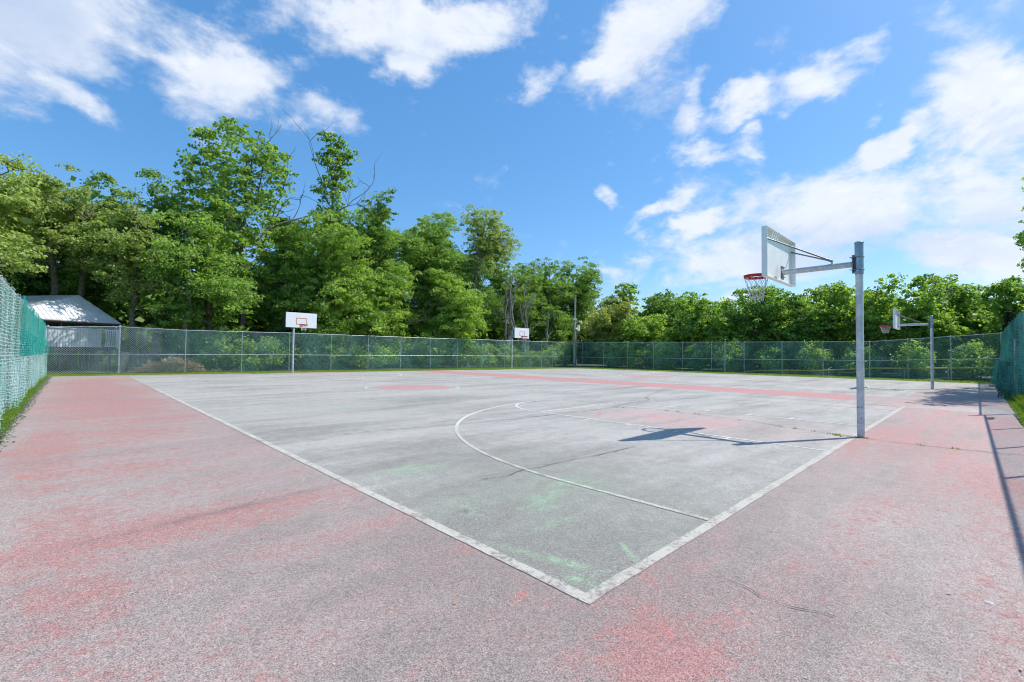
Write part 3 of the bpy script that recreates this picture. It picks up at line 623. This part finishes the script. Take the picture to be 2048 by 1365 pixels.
# ---------------------------------------------------------------- covered deck behind the far left corner
o = thing('covered_deck', (0, 40, 0), 'raised deck with pale ribbed hip roof and white railing behind the left fence corner', 'building')
def L(x, y, z): return (x, y-40, z)
E_, W_, W2, E2, A_, B_ = (2.3, 40.2, 3.15), (-3.0, 36.9, 3.15), (-7.7, 44.5, 3.15), (-2.4, 47.9, 3.15), (.2, 41.3, 4.95), (-3.4, 46.3, 4.95)
V = [L(*p) for p in (E_, W_, W2, E2, A_, B_)] + [L(p[0], p[1], 3.03) for p in (E_, W_, W2, E2)]
mb = MB(); mb.add(V, [(1, 0, 4), (0, 3, 5, 4), (3, 2, 5), (2, 1, 4, 5), (0, 1, 7, 6), (1, 2, 8, 7), (2, 3, 9, 8), (3, 0, 6, 9), (6, 7, 8, 9)]); e = np.array(V[0]); w_ = np.array(V[1]); a_ = np.array(V[4]); nrm = np.cross(w_-e, a_-e); nrm /= np.linalg.norm(nrm); nrm = nrm if nrm[2] > 0 else -nrm
foot = np.dot(a_-e, (w_-e)/np.linalg.norm(w_-e)); Ln = np.linalg.norm(w_-e); ud = (w_-e)/Ln; up_ = a_-e-ud*foot
for s in np.arange(.15, Ln, .26):
    f = s/foot if s < foot else (Ln-s)/(Ln-foot); p = e+ud*s+nrm*.012; mb.tube([p, p+up_*f*.985], .014, 4)
mb.build('roof', ROOFM, o)
mb = MB(); mb.tube([np.array(V[6])+np.array((0.05, -.05, .03)), np.array(V[7])+np.array((-.05, -.05, .03))], .05, 6); mb.build('gutter', DKW, o)
dv = np.array((E_[0]-W_[0], E_[1]-W_[1])); dl = np.linalg.norm(dv); dv /= dl; nv = np.array((-dv[1], dv[0])); rzz = math.atan2(dv[1], dv[0])
def on(s, inset, z): p = np.array(W_[:2])+dv*s+nv*inset; return L(p[0], p[1], z)
mb = MB()
mb.add([on(.2, .3, 1.30), on(dl-.2, .3, 1.30), on(dl-.2, 8, 1.30), on(.2, 8, 1.30), on(.2, .3, 1.52), on(dl-.2, .3, 1.52), on(dl-.2, 8, 1.52), on(.2, 8, 1.52)], [(0, 3, 2, 1), (4, 5, 6, 7), (0, 1, 5, 4), (1, 2, 6, 5), (2, 3, 7, 6), (3, 0, 4, 7)])
mb.build('deck_floor', DKW, o)
mb = MB()
for s in np.arange(.25, dl-.9, .15): mb.box(on(s, .24, 2.08), (.13, .025, 1.12), rzz)
mb.box(on((dl-.6)/2, .2, 2.68), (dl-.7, .09, .06), rzz); mb.build('railing', DECKW, o)
mb = MB()
for s in np.arange(dl-.72, dl-.05, .12): mb.box(on(s, .22, 2.1), (.035, .035, 1.05), rzz)
mb.box(on(dl-.4, .22, 2.65), (.8, .1, .06), rzz); mb.box(on(dl-.4, .22, 1.6), (.8, .06, .06), rzz); mb.box(on(dl-.02, .22, 2.1), (.1, .1, 1.3), rzz); mb.build('stair_rail', WHITE, o)
for s, i in ((.35, .35), (dl/2, .35), (dl-.35, .35), (dl-.35, 5), (.35, 7.5)):
    mb = MB(); mb.tube([on(s, i, 0), on(s, i, 3.1)], .06, 8); mb.build('post', DKW, o, True)
mb = MB()
for s in np.arange(.3, dl, .32): mb.box(on(s, 2.2, .65), (.26, .03, 1.3), rzz)
mb.build('skirting', DKW, o)
mb = MB(); mb.box(on(1.7, 1.2, .62), (1.5, .9, 1.15), rzz); o2 = tag(mb.build('storage_bin', simple('bin_green', (.02, .16, .14), .5)), 'dark green storage bin under the raised deck', 'storage bin'); o2.location = (0, 40, 0)
mb = MB(); mb.tube([(2.35, 38.6, 0), (2.42, 38.6, .6), (2.5, 38.6, 1.25)], [.10, .20, .24], 12); tag(mb.build('planter', simple('planter_tan', (.42, .36, .26), .7)), 'tan tapered planter column beside the deck stairs behind the fence', 'planter')
# shed beyond the left fence
o = thing('shed', (-6.5, 27, 0), 'white sided shed seen through the teal netting on the left', 'shed')
mb = MB(); mb.box((0, 0, 1.3), (3.6, 4.6, 2.6)); mb.build('wall', DECKW, o)
mb = MB(); mb.add([(-2, -2.5, 2.55), (2, -2.5, 2.55), (2, 2.5, 2.55), (-2, 2.5, 2.55), (0, -2.5, 3.6), (0, 2.5, 3.6)], [(0, 1, 4), (2, 3, 5), (1, 2, 5, 4), (3, 0, 4, 5), (0, 3, 2, 1)]); mb.build('roof', simple('shed_roof', (.16, .15, .15), .8), o)
mb = MB(); mb.box((.3, -2.32, 1.05), (1.0, .05, 2.0)); mb.build('door', DKW, o)
# low barrier with yellow cap beyond the side fence
o = thing('low_fence', (45.4, 5, 0), 'low outfield fence topped with a bright yellow cap beyond the side fence', 'fence')
YP = [(15.37, .07), (14, .2), (12.43, .3), (9.42, .38), (5.9, .68), (2.84, .76), (-1.0, .95)]
mb = MB(); mb.tube([(0, y-5, z) for y, z in YP], .055, 8); mb.build('cap', YELM, o, True)
for y, z in [(y, float(np.interp(-y, [-a for a, b in YP], [b for a, b in YP]))) for y in np.arange(-.8, 15.0, 2.4)]:
    mb = MB(); mb.tube([(0, y-5, -.1), (0, y-5, z)], .03, 6); mb.build('post', RAILM, o)
mb = MB(); [run_wires(mb, (0, y0-5), (0, y1-5), z0, z1, zb=.01, pitch=.11, rad=.003) for (y0, z0), (y1, z1) in zip(YP[1:-1][::-1], YP[1:-1][::-1][1:])]; mb.build('wire_mesh', WIREM, o)

# ---------------------------------------------------------------- trees
def leaves(rg, centers, rad, per, size, flat=.62, updir=.75):
    n = len(centers)*per; c = np.repeat(centers, per, 0); rr = np.repeat(rad, per)
    g = rg.normal(0, 1, (n, 3)); g /= np.linalg.norm(g, axis=1, keepdims=True)+1e-9; rad_ = rg.uniform(0, 1, n)**(1/2.2); off = g*rad_[:, None]*rr[:, None]; off[:, 2] = off[:, 2]*flat-.22*(off[:, 0]**2+off[:, 1]**2)/np.maximum(rr, .2)
    p = c+off
    nr = g*.45+np.array([0, 0, updir*.8])+rg.normal(0, .75, (n, 3)); nr /= np.linalg.norm(nr, axis=1, keepdims=True)+1e-9
    a = rg.normal(0, 1, (n, 3)); u = np.cross(nr, a); u /= np.linalg.norm(u, axis=1, keepdims=True)+1e-9; v = np.cross(nr, u)
    s = size*rg.uniform(.6, 1.25, n)[:, None]; wdt = s*rg.uniform(.28, .42, n)[:, None]
    droop = nr*s*.12
    V = np.stack([p-u*s*.5-droop, p-v*wdt+u*s*.05, p+u*s*.5-droop, p+v*wdt+u*s*.05], 1).reshape(-1, 3)
    return V
def limb(mb, a, b, r0, r1, rg, sag=.12, n=7, sides=7):
    a = np.array(a, float); b = np.array(b, float); L_ = np.linalg.norm(b-a); k = rg.normal(0, (.05 if L_ < 6 else .018)*L_, (n, 3)); k[0] = k[-1] = 0; t = np.linspace(0, 1, n)[:, None]
    P = a+(b-a)*t + np.c_[np.zeros(n), np.zeros(n), -np.sin(t[:, 0]*math.pi)*sag*L_] + k*np.sin(t*math.pi)
    mb.tube(list(P), list(np.linspace(r0, r1, n)), sides); return P
def twigs(mb, a, d, L_, r0, rg, depth):
    a = np.array(a, float); d = np.array(d, float); n = 6; P = [a]
    for i in range(n):
        d = d+rg.normal(0, .16, 3)+np.array([0, 0, .03]); d /= np.linalg.norm(d); P.append(P[-1]+d*L_/n)
    mb.tube(P, list(np.linspace(r0, r0*.35, n+1)), 5)
    if depth:
        for q in range(rg.integers(3, 5)):
            i = rg.integers(2, n+1); e = d+rg.normal(0, .6, 3); e /= np.linalg.norm(e); twigs(mb, P[i], e, L_*rg.uniform(.4, .65), r0*.5, rg, depth-1)
TN = [0]
def tree(x, y, H, Rr, mat, label, zb=.25, dens=1., lobes=9, leaf=.195, trunk=.22, bark=BARK, lean=(0, 0), name='tree', env=None, nl=10, clump=.85, dead=None, group='trees beyond the fences', flat=.42, trunks=1, lobe=.42, cap=30000, core=1.):
    TN[0] += 1; rg = np.random.default_rng(100+TN[0]*17); o = thing(name, (x, y, 0), label, 'tree', group)
    rz = H*(1-zb)/2; cz = H*zb+rz
    if env is None:
        env = [(lean[0], lean[1], cz, Rr*.78, Rr*.78, rz*.86)]
        for k in range(lobes):
            a = rg.uniform(0, 6.28); e = rg.uniform(-.75, 1.); q = math.sqrt(max(0, 1-min(1, e*e)))
            s = Rr*lobe*rg.uniform(.7, 1.15); env.append((lean[0]+math.cos(a)*(Rr-s*.8)*q, lean[1]+math.sin(a)*(Rr-s*.8)*q, cz+e*(rz-s*.6), s, s, s*.8))
    C = []
    vol = [e[3]*e[4]*e[5] for e in env]; area = sum((e[3]*e[5]) for e in env[:1])*math.pi
    for e, v in zip(env, vol):
        k = int(max(4, (e[3]*e[4]*e[5])**(2/3)*8.6*dens/(clump**2)*.85)); g = rg.normal(0, 1, (k, 3)); g /= np.linalg.norm(g, axis=1, keepdims=True)
        rr = rg.uniform(.25, 1, k)**.5*np.where(rg.random(k) < .22, rg.uniform(1.0, 1.28, k), 1.); C.append(np.array(e[:3])+g*rr[:, None]*np.array(e[3:6])*.90)
    C = np.concatenate(C); C = C[C[:, 2] > .25]
    rad = clump*rg.uniform(.35, 1.15, len(C)); per = int(np.clip(50*dens*(clump/.85)**2*(.24/leaf)**1.3, 10, 90))
    if len(C)*per > cap: C = C[rg.permutation(len(C))[:cap//per]]; rad = rad[:len(C)]
    V = leaves(rg, C, rad, per, leaf, flat); tone = np.clip(np.repeat(rg.normal(.5, .2, len(C)), per)+rg.normal(0, .28, len(C)*per), 0, 1)
    if core and dens > .7:
        k = int(900*core*area/40); i_ = rg.integers(0, len(C), k); ctr = np.array((lean[0], lean[1], cz)); cc_ = ctr+(C[i_]-ctr)*rg.uniform(.2, .85, (k, 1)); W = leaves(rg, cc_, np.full(k, .4), 1, .62, flat)
        V = np.concatenate([V, W]); tone = np.concatenate([tone, np.clip(rg.normal(.4, .2, k), 0, 1)])
    fast_quads('crown', V, mat, o, tone)
    mb = MB(); top = np.array((lean[0]*.9, lean[1]*.9, H*.86))
    for tk in range(trunks):
        ba = np.array((rg.uniform(-.1, .1)+(.35*(tk-.5) if trunks > 1 else 0), 0, -.1)); tt = top+np.array(((tk-(trunks-1)/2)*Rr*.6 if trunks > 1 else 0, 0, -tk*.8))
        n = 10; t = np.linspace(0, 1, n); kx = rg.normal(0, .10, (n, 2))*min(1, trunk*5); kx[0] = 0
        P = [ba+(tt-ba)*u+np.array((kx[i, 0]+lean[0]*.25*math.sin(u*3.14)*-1, kx[i, 1], 0)) for i, u in enumerate(t)]
        mb.tube(P, [trunk*(1-.82*u)*(1.25 if u == 0 else 1) for u in t], 10)
        Pn = np.array(P)
        for c in C[rg.permutation(len(C))[:nl]]:
            zi = min(c[2]-.4*abs(np.linalg.norm(c[:2]-top[:2]))-.3, H*.8); zi = max(zi, H*zb*.6); i = int(np.clip(np.searchsorted(Pn[:, 2], zi), 1, n-2)); limb(mb, Pn[i], c, trunk*(1-.8*i/n)*.5, .02, rg, -.08 if c[2] > Pn[i][2] else .1)
    mb.build('trunk', bark, o, True)
    if dead:
        mb = MB()
        for (a, d, L_, r0, dp) in dead: twigs(mb, a, d, L_, r0, rg, dp)
        mb.build('bare_branches', BARK, o)
    return o
def E_h(lst): return lst
tree(-4.2, 40, 13.6, 3.6, L_OAK, 'tall grey green oak at the left edge of the photo above the teal netting', zb=.28, nl=14, trunk=.3)
tree(-.4, 43.5, 14.5, 4.0, L_OAK, 'broad pale green oak with a forked trunk rising behind the hip roof', zb=.33, trunks=2, trunk=.30, nl=16, lobes=14)
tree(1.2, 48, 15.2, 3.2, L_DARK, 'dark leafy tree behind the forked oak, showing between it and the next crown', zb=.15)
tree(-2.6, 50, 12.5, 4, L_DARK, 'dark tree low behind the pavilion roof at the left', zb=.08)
tree(3.0, 40.5, 13.3, 2.9, L_OAK, 'medium oak with light olive leaves right of the forked oak', zb=.2)
tree(5.4, 46, 17.2, 2.9, L_DARK, 'dark maple whose top stands left of the tallest sparse tree', zb=.2, dens=.9)
rgd = np.random.default_rng(1)
tree(9.8, 41.5, 20.2, 4.3, L_MID, 'tallest tree, sparse airy crown with visible limbs and bare branches, left of centre', zb=.3, trunk=.26, nl=26, dens=.9, leaf=.25, clump=.60, core=0, lobe=.36, lobes=20,
     env=[(-.6, 0, 17.2, 3.0, 2.4, 2.9), (-2.6, 0, 15.2, 2.2, 2, 2.6), (1.2, 0, 15.6, 2.6, 2, 3.0), (-3.0, 0, 12.6, 2.2, 2, 2.6), (0, 0, 12.5, 3.2, 2.6, 2.6), (-1.0, 0, 19.4, 1.0, .8, .8), (2.4, 0, 17.6, 1.3, 1, 1.5), (-3.0, 0, 17.9, 1.0, .8, 1.0), (0, 0, 9, 3.8, 3, 2.8), (-2.2, 0, 9.6, 2.4, 2, 2.4)],
     dead=[((1, 0, 9.5), (.55, 0, .8), 5.5, .10, 2), ((.9, 0, 10.5), (.42, .1, .9), 7.0, .10, 2), ((.5, 0, 13), (.35, 0, .95), 6.0, .07, 2)])
tree(7.0, 39, 11.6, 3.6, L_MID, 'mid green tree in front of the tallest tree, on its left', zb=.06)
tree(17.0, 42, 22.0, 2.6, L_MID, 'narrow tall tree with a loose tuft of leaves on top, right of the tallest tree', zb=.4, trunk=.24, nl=20, dens=.95, clump=.58, leaf=.26, core=0,
     env=[(.2, 0, 19.4, 1.7, 1.5, 2.0), (1.2, 0, 20.4, 1.3, 1, 1.2), (-.9, 0, 21.3, .5, .5, .7), (-.3, 0, 16.6, 1.5, 1.3, 1.8), (.9, 0, 17.8, 1.4, 1, 1.4), (.3, 0, 14.2, 1.8, 1.6, 1.6), (.2, 0, 21.4, .9, .8, .8)],
     dead=[((.4, 0, 14.5), (.7, 0, .6), 4.2, .05, 2), ((-.2, 0, 15), (-.5, 0, .9), 5.8, .05, 1)])
tree(14.2, 39.5, 13.6, 5.2, L_LIME, 'broad bright green tree with slanting dark limbs above the left hoop', zb=.10, trunk=.28, lean=(1.4, 0), nl=14, lobes=12)
tree(21.4, 42.5, 18.6, 2.0, L_DARK, 'slim dark tree with a lopsided tip just right of the narrow tall tree', zb=.45, dens=.9, lean=(.9, 0), trunk=.18, clump=.6,
     env=[(.2, 0, 16, 1.5, 1.3, 1.4), (1.2, 0, 17.6, .9, .8, .7), (-.2, 0, 13.6, 1.8, 1.5, 1.6), (1.9, 0, 18.3, .5, .5, .35), (2.2, 0, 16.2, .6, .5, .5), (.3, 0, 11, 2.4, 2, 2)])
tree(19.5, 38.6, 10.4, 5.0, L_LIME, 'low spreading lime green tree behind the fence right of the left hoop', zb=.10, lobes=12, dead=[((3, -.5, 4), (.8, 0, .5), 4, .06, 2)])
tree(30, 44, 18.4, 4.8, L_MID, 'tall green tree directly behind the leaning tree, on its left', zb=.1)
tree(5.6, 37.9, 11.4, 2.9, L_MID, 'mid green tree close behind the far fence whose shade dapples the deck roof', zb=.38, lobes=11, dens=.46)
tree(12.6, 40.5, 12.4, 3.2, L_MID, 'mid green tree filling the space under the tallest tree, on its right', zb=.1)
tree(8.2, 44.5, 14.6, 3.6, L_DARK, 'dark tree behind the trunk of the tallest tree', zb=.1)
tree(22.2, 44.8, 17.4, 4.2, L_MID, 'mid green tree behind the slim lopsided tree', zb=.1)
tree(17.8, 44.4, 15.6, 3.6, L_MID, 'mid green tree behind the stem of the narrow tall tree', zb=.1)
tree(15, 46, 14.5, 4, L_DARK, 'dark tree filling the gap behind the broad bright tree', zb=.05)
tree(26.9, 42, 17.9, 5.0, L_MID, 'rounded mid green tree left of the leaning tree', zb=.12, dead=[((1, -1, 6), (.8, 0, .6), 5, .07, 2), ((1.5, -2, 5), (.9, 0, .3), 4.5, .06, 2)])
tree(31.2, 39.5, 18.6, 4.2, L_OAK, 'leaning tree with a long bent trunk and a feathery crown tipping to the right', zb=.45, trunk=.30, lean=(3.2, 0), nl=20, dens=.8, clump=.75,
     env=[(3.4, 0, 15.0, 3.6, 2.8, 2.6), (.6, 0, 16.8, 1.8, 1.5, 1.7), (3.0, 0, 17.3, 2.0, 1.6, 1.4), (6.0, 0, 14.4, 2.2, 1.5, 1.4), (1.6, 0, 13.4, 1.8, 1.6, 1.6), (4.4, 0, 16.6, 1.2, 1, .9), (2.2, 0, 12.2, 2.8, 2, 2.0), (5.0, 0, 12.8, 1.8, 1.4, 1.2)],
     dead=[((.3, -.3, 6.2), (.9, 0, -.1), 4.5, .08, 2)])
tree(28.3, 38, 10.6, 4.0, L_LIME, 'bright leafy tree low beneath the leaning tree', zb=.05)
tree(34, 44.5, 13.6, 5.2, L_DARK, 'dark tree behind the leaning tree, seen under its crown', zb=.05)
for i, (x, y, H, lab) in enumerate([(36.9, 39, 11.8, 'left dead tree with several bare grey trunks, left of the farthest hoop'), (39.9, 38.6, 10.6, 'right dead tree forking into pale bare limbs, behind the farthest hoop'), (43.6, 38.4, 10, 'single pale bare trunk standing between the farthest hoop and the utility pole')]):
    rg = np.random.default_rng(50+i); o = thing('dead_tree', (x, y, 0), lab, 'dead tree', 'dead trees near the far corner'); mb = MB()
    for q in range((4, 3, 1)[i]):
        b = np.array((rg.uniform(-.3, .3), 0, 0)); t_ = np.array((rg.uniform(-1.6, 1.6)*(1 if i < 2 else .3), rg.uniform(-.5, .5), H*rg.uniform(.7, 1))); P = limb(mb, b, t_, .17, .05, rg, -.03, 9)
        for j in (3, 4, 5, 6, 7): twigs(mb, P[j], (rg.uniform(-1, 1), rg.uniform(-.4, .4), .9), 2.2, .035, rg, 1)
    mb.build('trunk', BARKL, o, True)
tree(41.5, 44, 15.6, 5.4, L_MID, 'rounded green tree behind the dead trunks', zb=.2, dens=.9)
tree(49, 44.5, 17.2, 5.6, L_MID, 'tall rounded green tree with pale stems left of the utility pole', zb=.25, trunks=2, bark=BARKL, nl=16, trunk=.26)
tree(56.5, 44, 17.4, 5.4, L_MID, 'rounded crown directly behind the top of the utility pole', zb=.15)
tree(46.5, 40, 8.0, 3.0, L_DARK, 'low dark tree at the corner between the dead trunk and the utility pole', zb=.03)
SD = [(48.6, 32.6, 9.6, 3.6, L_YEL, 'yellowish green tree with pinkish leaf tips just right of the utility pole', .05, {}),
 (53, 33.4, 11.5, 3.2, L_MID, 'taller green tree rising behind the yellowish tree', .1, {}),
 (54, 29.2, 11.3, 2.6, L_DARK, 'pointed tree with feathery upright shoots, second rise right of the yellowish tree', .1, dict(leaf=.36, dens=.8)),
 (49, 28.0, 7.4, 3.4, L_LIME, 'lower lime green tree in front of the feathery pointed tree', .03, {}),
 (51, 22.3, 9.6, 3.7, L_MID, 'broad domed tree left of the near hoop net', .05, {}),
 (57, 26, 9.6, 3.4, L_DARK, 'dark tree filling the dip between the feathery tree and the domed tree', .03, {}),
 (49.6, 18.6, 7.4, 2.6, L_LIME, 'small lime tree between the domed tree and the near hoop net', .03, {}),
 (51, 16.4, 9.2, 3.1, L_MID, 'green tree directly below the near hoop net', .05, {}),
 (55, 14.0, 9.2, 3.3, L_DARK, 'dark green tree under the near backboard', .03, {}),
 (50.5, 12.2, 7.6, 2.7, L_MID, 'lower green tree under the near hoop arm', .03, {}),
 (53, 9.7, 8.9, 3.0, L_LIME, 'bright green tree left of the near hoop pole', .05, {}),
 (52, 6.4, 9.3, 3.0, L_LIME, 'tallest bright green tree just right of the near hoop pole', .05, {}),
 (57, 7.5, 8.8, 3.2, L_MID, 'green tree set back behind the near hoop pole', .03, {}),
 (50.5, 3.1, 8.5, 2.9, L_LIME, 'rounded bright tree above the far right hoop', .05, {}),
 (54.5, .9, 8.3, 2.8, L_MID, 'green tree right of the far right hoop pole', .05, {}),
 (52, -1.7, 7.9, 2.5, L_MID, 'tree above the far right fence corner', .03, {}),
 (49.5, -3.9, 8.2, 2.8, L_LIME, 'light green tree at the right edge of the photo behind the cone shaped evergreen', .05, {}),
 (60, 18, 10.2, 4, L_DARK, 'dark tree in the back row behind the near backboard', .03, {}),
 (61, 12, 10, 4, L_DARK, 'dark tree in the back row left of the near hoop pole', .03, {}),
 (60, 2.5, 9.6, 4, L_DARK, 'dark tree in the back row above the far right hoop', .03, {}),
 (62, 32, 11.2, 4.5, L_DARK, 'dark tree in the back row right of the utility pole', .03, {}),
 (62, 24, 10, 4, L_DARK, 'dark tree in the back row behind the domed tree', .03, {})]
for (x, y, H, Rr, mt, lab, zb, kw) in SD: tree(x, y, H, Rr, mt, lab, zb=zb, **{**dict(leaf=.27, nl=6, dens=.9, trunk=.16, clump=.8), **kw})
# cone evergreen
rg = np.random.default_rng(9); o = thing('evergreen', (46.6, -1.45, 0), 'small dark cone shaped evergreen poking above the far right fence corner', 'tree')
C = []; n = 420
zz = rg.uniform(.2, 4.75, n)**1.0; rr = .72*(1-zz/4.9)+.06; aa = rg.uniform(0, 6.28, n); C = np.c_[rr*np.cos(aa), rr*np.sin(aa), zz]
V = leaves(rg, C, np.full(n, .14), 16, .13, 1.3, .9); fast_quads('crown', V, L_CONE, o, np.clip(rg.normal(.5, .3, n*16), 0, 1))
mb = MB(); mb.tube([(0, 0, -.1), (0, 0, 4.2)], [.08, .02], 8); mb.build('trunk', BARK, o)
# tree outside the right fence that shades the court and reaches into the frame
tree(33.2, -5.85, 10.6, 4.3, L_LIME, 'tree outside the right fence, its leafy branch reaching in at the photo edge', zb=.35, leaf=.17, dens=1.1, clump=.42, nl=16, core=0,
     env=[(0, 0, 6, 3.6, 3.2, 2.0), (-3.4, 3.2, 6.3, 2.1, 1.3, .8), (-5.6, 4.3, 6.3, 1.3, .5, .35), (-6, 3.2, 9.2, 1.8, .55, .5), (-7.6, 4.0, 8.0, 1.5, .45, .4), (-4.8, 3.9, 8.0, 1.8, .45, .4), (-1.5, 3.7, 8.2, 2.0, .5, .5), (-3, 2.6, 9.6, 2.4, .9, .6), (1, 2.4, 9.6, 2.2, .9, .6), (-3.5, 3.3, 9.3, 1.9, .7, .6), (-.5, 3.4, 9.3, 2, .8, .6), (2.5, 3.3, 9.4, 1.8, .8, .6), (-2, 2.6, 8.6, 2, 1.2, .7), (-4.6, 3.0, 8.8, 1.4, .7, .5), (1.5, 2.2, 5.6, 2, 1.4, 1.1), (3.4, 3.6, 6.6, 1.8, .7, .6), (-1.6, 2.6, 5.0, 1.6, 1.0, .7), (-5.2, 3.6, 5.5, .9, .5, .4)], group='')
# understorey shrubs
def shrub(x, y, H, Rr, mat, lab):
    TN[0] += 1; rg = np.random.default_rng(900+TN[0]); o = thing('shrub', (x, y, 0), lab, 'shrub', 'shrubs growing against the far side of the fences')
    n = int(34*Rr*H/3); g = rg.normal(0, 1, (n, 3)); g /= np.linalg.norm(g, axis=1, keepdims=True); g[:, 2] = np.abs(g[:, 2]) if False else g[:, 2]
    C = g*(rg.uniform(.2, 1, n)**.5)[:, None]*np.array([Rr, Rr*.6, H*.5])+np.array([0, 0, H*.5]); C = C[C[:, 2] > .1]
    V = leaves(rg, C, rg.uniform(.3, .7, len(C)), 34, .2, .7); fast_quads('foliage', V, mat, o, np.clip(np.repeat(rg.normal(.5, .25, len(C)), 34)+rg.normal(0, .15, len(C)*34), 0, 1))
    mb = MB()
    for k in range(5): limb(mb, (rg.uniform(-.2, .2), 0, -.05), C[rg.integers(len(C))], .035, .01, rg, 0, 6, 5)
    mb.build('stem', BARKL if rg.random() < .5 else BARK, o)
mats = [L_MID, L_DARK, L_LIME, L_DARK, L_MID]; rq = random.Random(8)
FX = [(45.2, 3.4, 'in the far fence corner behind the utility pole'), (7.4, 3.2, 'right of the brown brush pile'), (10.2, 2.6, 'behind the left hoop pole'), (12.9, 3.4, 'just right of the left hoop pole'), (15.8, 3.6, 'under the lime green tree, left side'), (18.6, 2.2, 'under the lime green tree, right side'),
      (21.6, 3.2, 'behind the fence left of the first circle'), (25, 3.8, 'behind the fence above the first circle'), (28, 3.2, 'at the foot of the leaning tree, left side'), (31.3, 2.9, 'at the foot of the leaning tree, right side'), (35, 2.4, 'left of the dead trunks'), (38.5, 1.9, 'behind the farthest hoop pole'), (42.2, 2.4, 'left of the utility pole base')]
for i, (x, h_, s) in enumerate(FX): shrub(x, 36.6+rq.uniform(0, 1.4), h_, 2.2, mats[i % 5], ('leafy shrub ' if i % 2 else 'bushy green shrub ')+s)
FY = [(31, 3.2, 'right of the utility pole'), (27.4, 2.6, 'below the lower lime tree'), (24, 3.4, 'below the feathery tree'), (20.4, 2.8, 'below the domed tree'), (17, 3.2, 'below the near net'), (13.6, 2.6, 'where the yellow cap starts'), (10.2, 3.0, 'above the middle of the yellow cap'), (6.8, 2.7, 'behind the near hoop pole'), (3.4, 3.0, 'left of the far right hoop pole'), (.4, 2.8, 'near the far right fence corner')]
for i, (y, h_, s) in enumerate(FY): shrub(46.6+rq.uniform(0, 1.2), y, h_, 2.0, [L_LIME, L_MID][i % 2], ('leafy shrub beyond the side fence ' if i % 2 else 'bushy green shrub beyond the side fence ')+s)
# brush pile
rg = np.random.default_rng(77); o = thing('brush_pile', (4.6, 35.75, 0), 'heap of dead brown branches and dry leaves behind the far fence', 'brush pile'); n = 150
C = np.c_[rg.normal(0, .95, n), rg.normal(0, .22, n), np.zeros(n)]; C[:, 2] = rg.uniform(.05, 1, n)*np.clip(.95-np.abs(C[:, 0])*.35, .1, 2)
V = leaves(rg, C, np.full(n, .22), 26, .11, .8); fast_quads('dry_foliage', V, BROWNL, o, np.clip(rg.normal(.5, .3, n*26), 0, 1)); mb = MB()
for k in range(60):
    c = C[rg.integers(n)]; d = rg.normal(0, .7, 3); d[2] = abs(d[2])*.5; limb(mb, c, c+d, .018, .006, rg, .1, 5, 4)
mb.build('twig', BARKL, o)
# far woods beyond everything
rg = np.random.default_rng(5)
def mass(x0, x1, y0, y1, h, n): x = rg.uniform(x0, x1, n); y = rg.uniform(y0, y1, n); return np.c_[x, y, rg.uniform(0, 1, n)**.8*h*(1+.15*np.sin(x*.7)+.12*np.sin(y*.9))]
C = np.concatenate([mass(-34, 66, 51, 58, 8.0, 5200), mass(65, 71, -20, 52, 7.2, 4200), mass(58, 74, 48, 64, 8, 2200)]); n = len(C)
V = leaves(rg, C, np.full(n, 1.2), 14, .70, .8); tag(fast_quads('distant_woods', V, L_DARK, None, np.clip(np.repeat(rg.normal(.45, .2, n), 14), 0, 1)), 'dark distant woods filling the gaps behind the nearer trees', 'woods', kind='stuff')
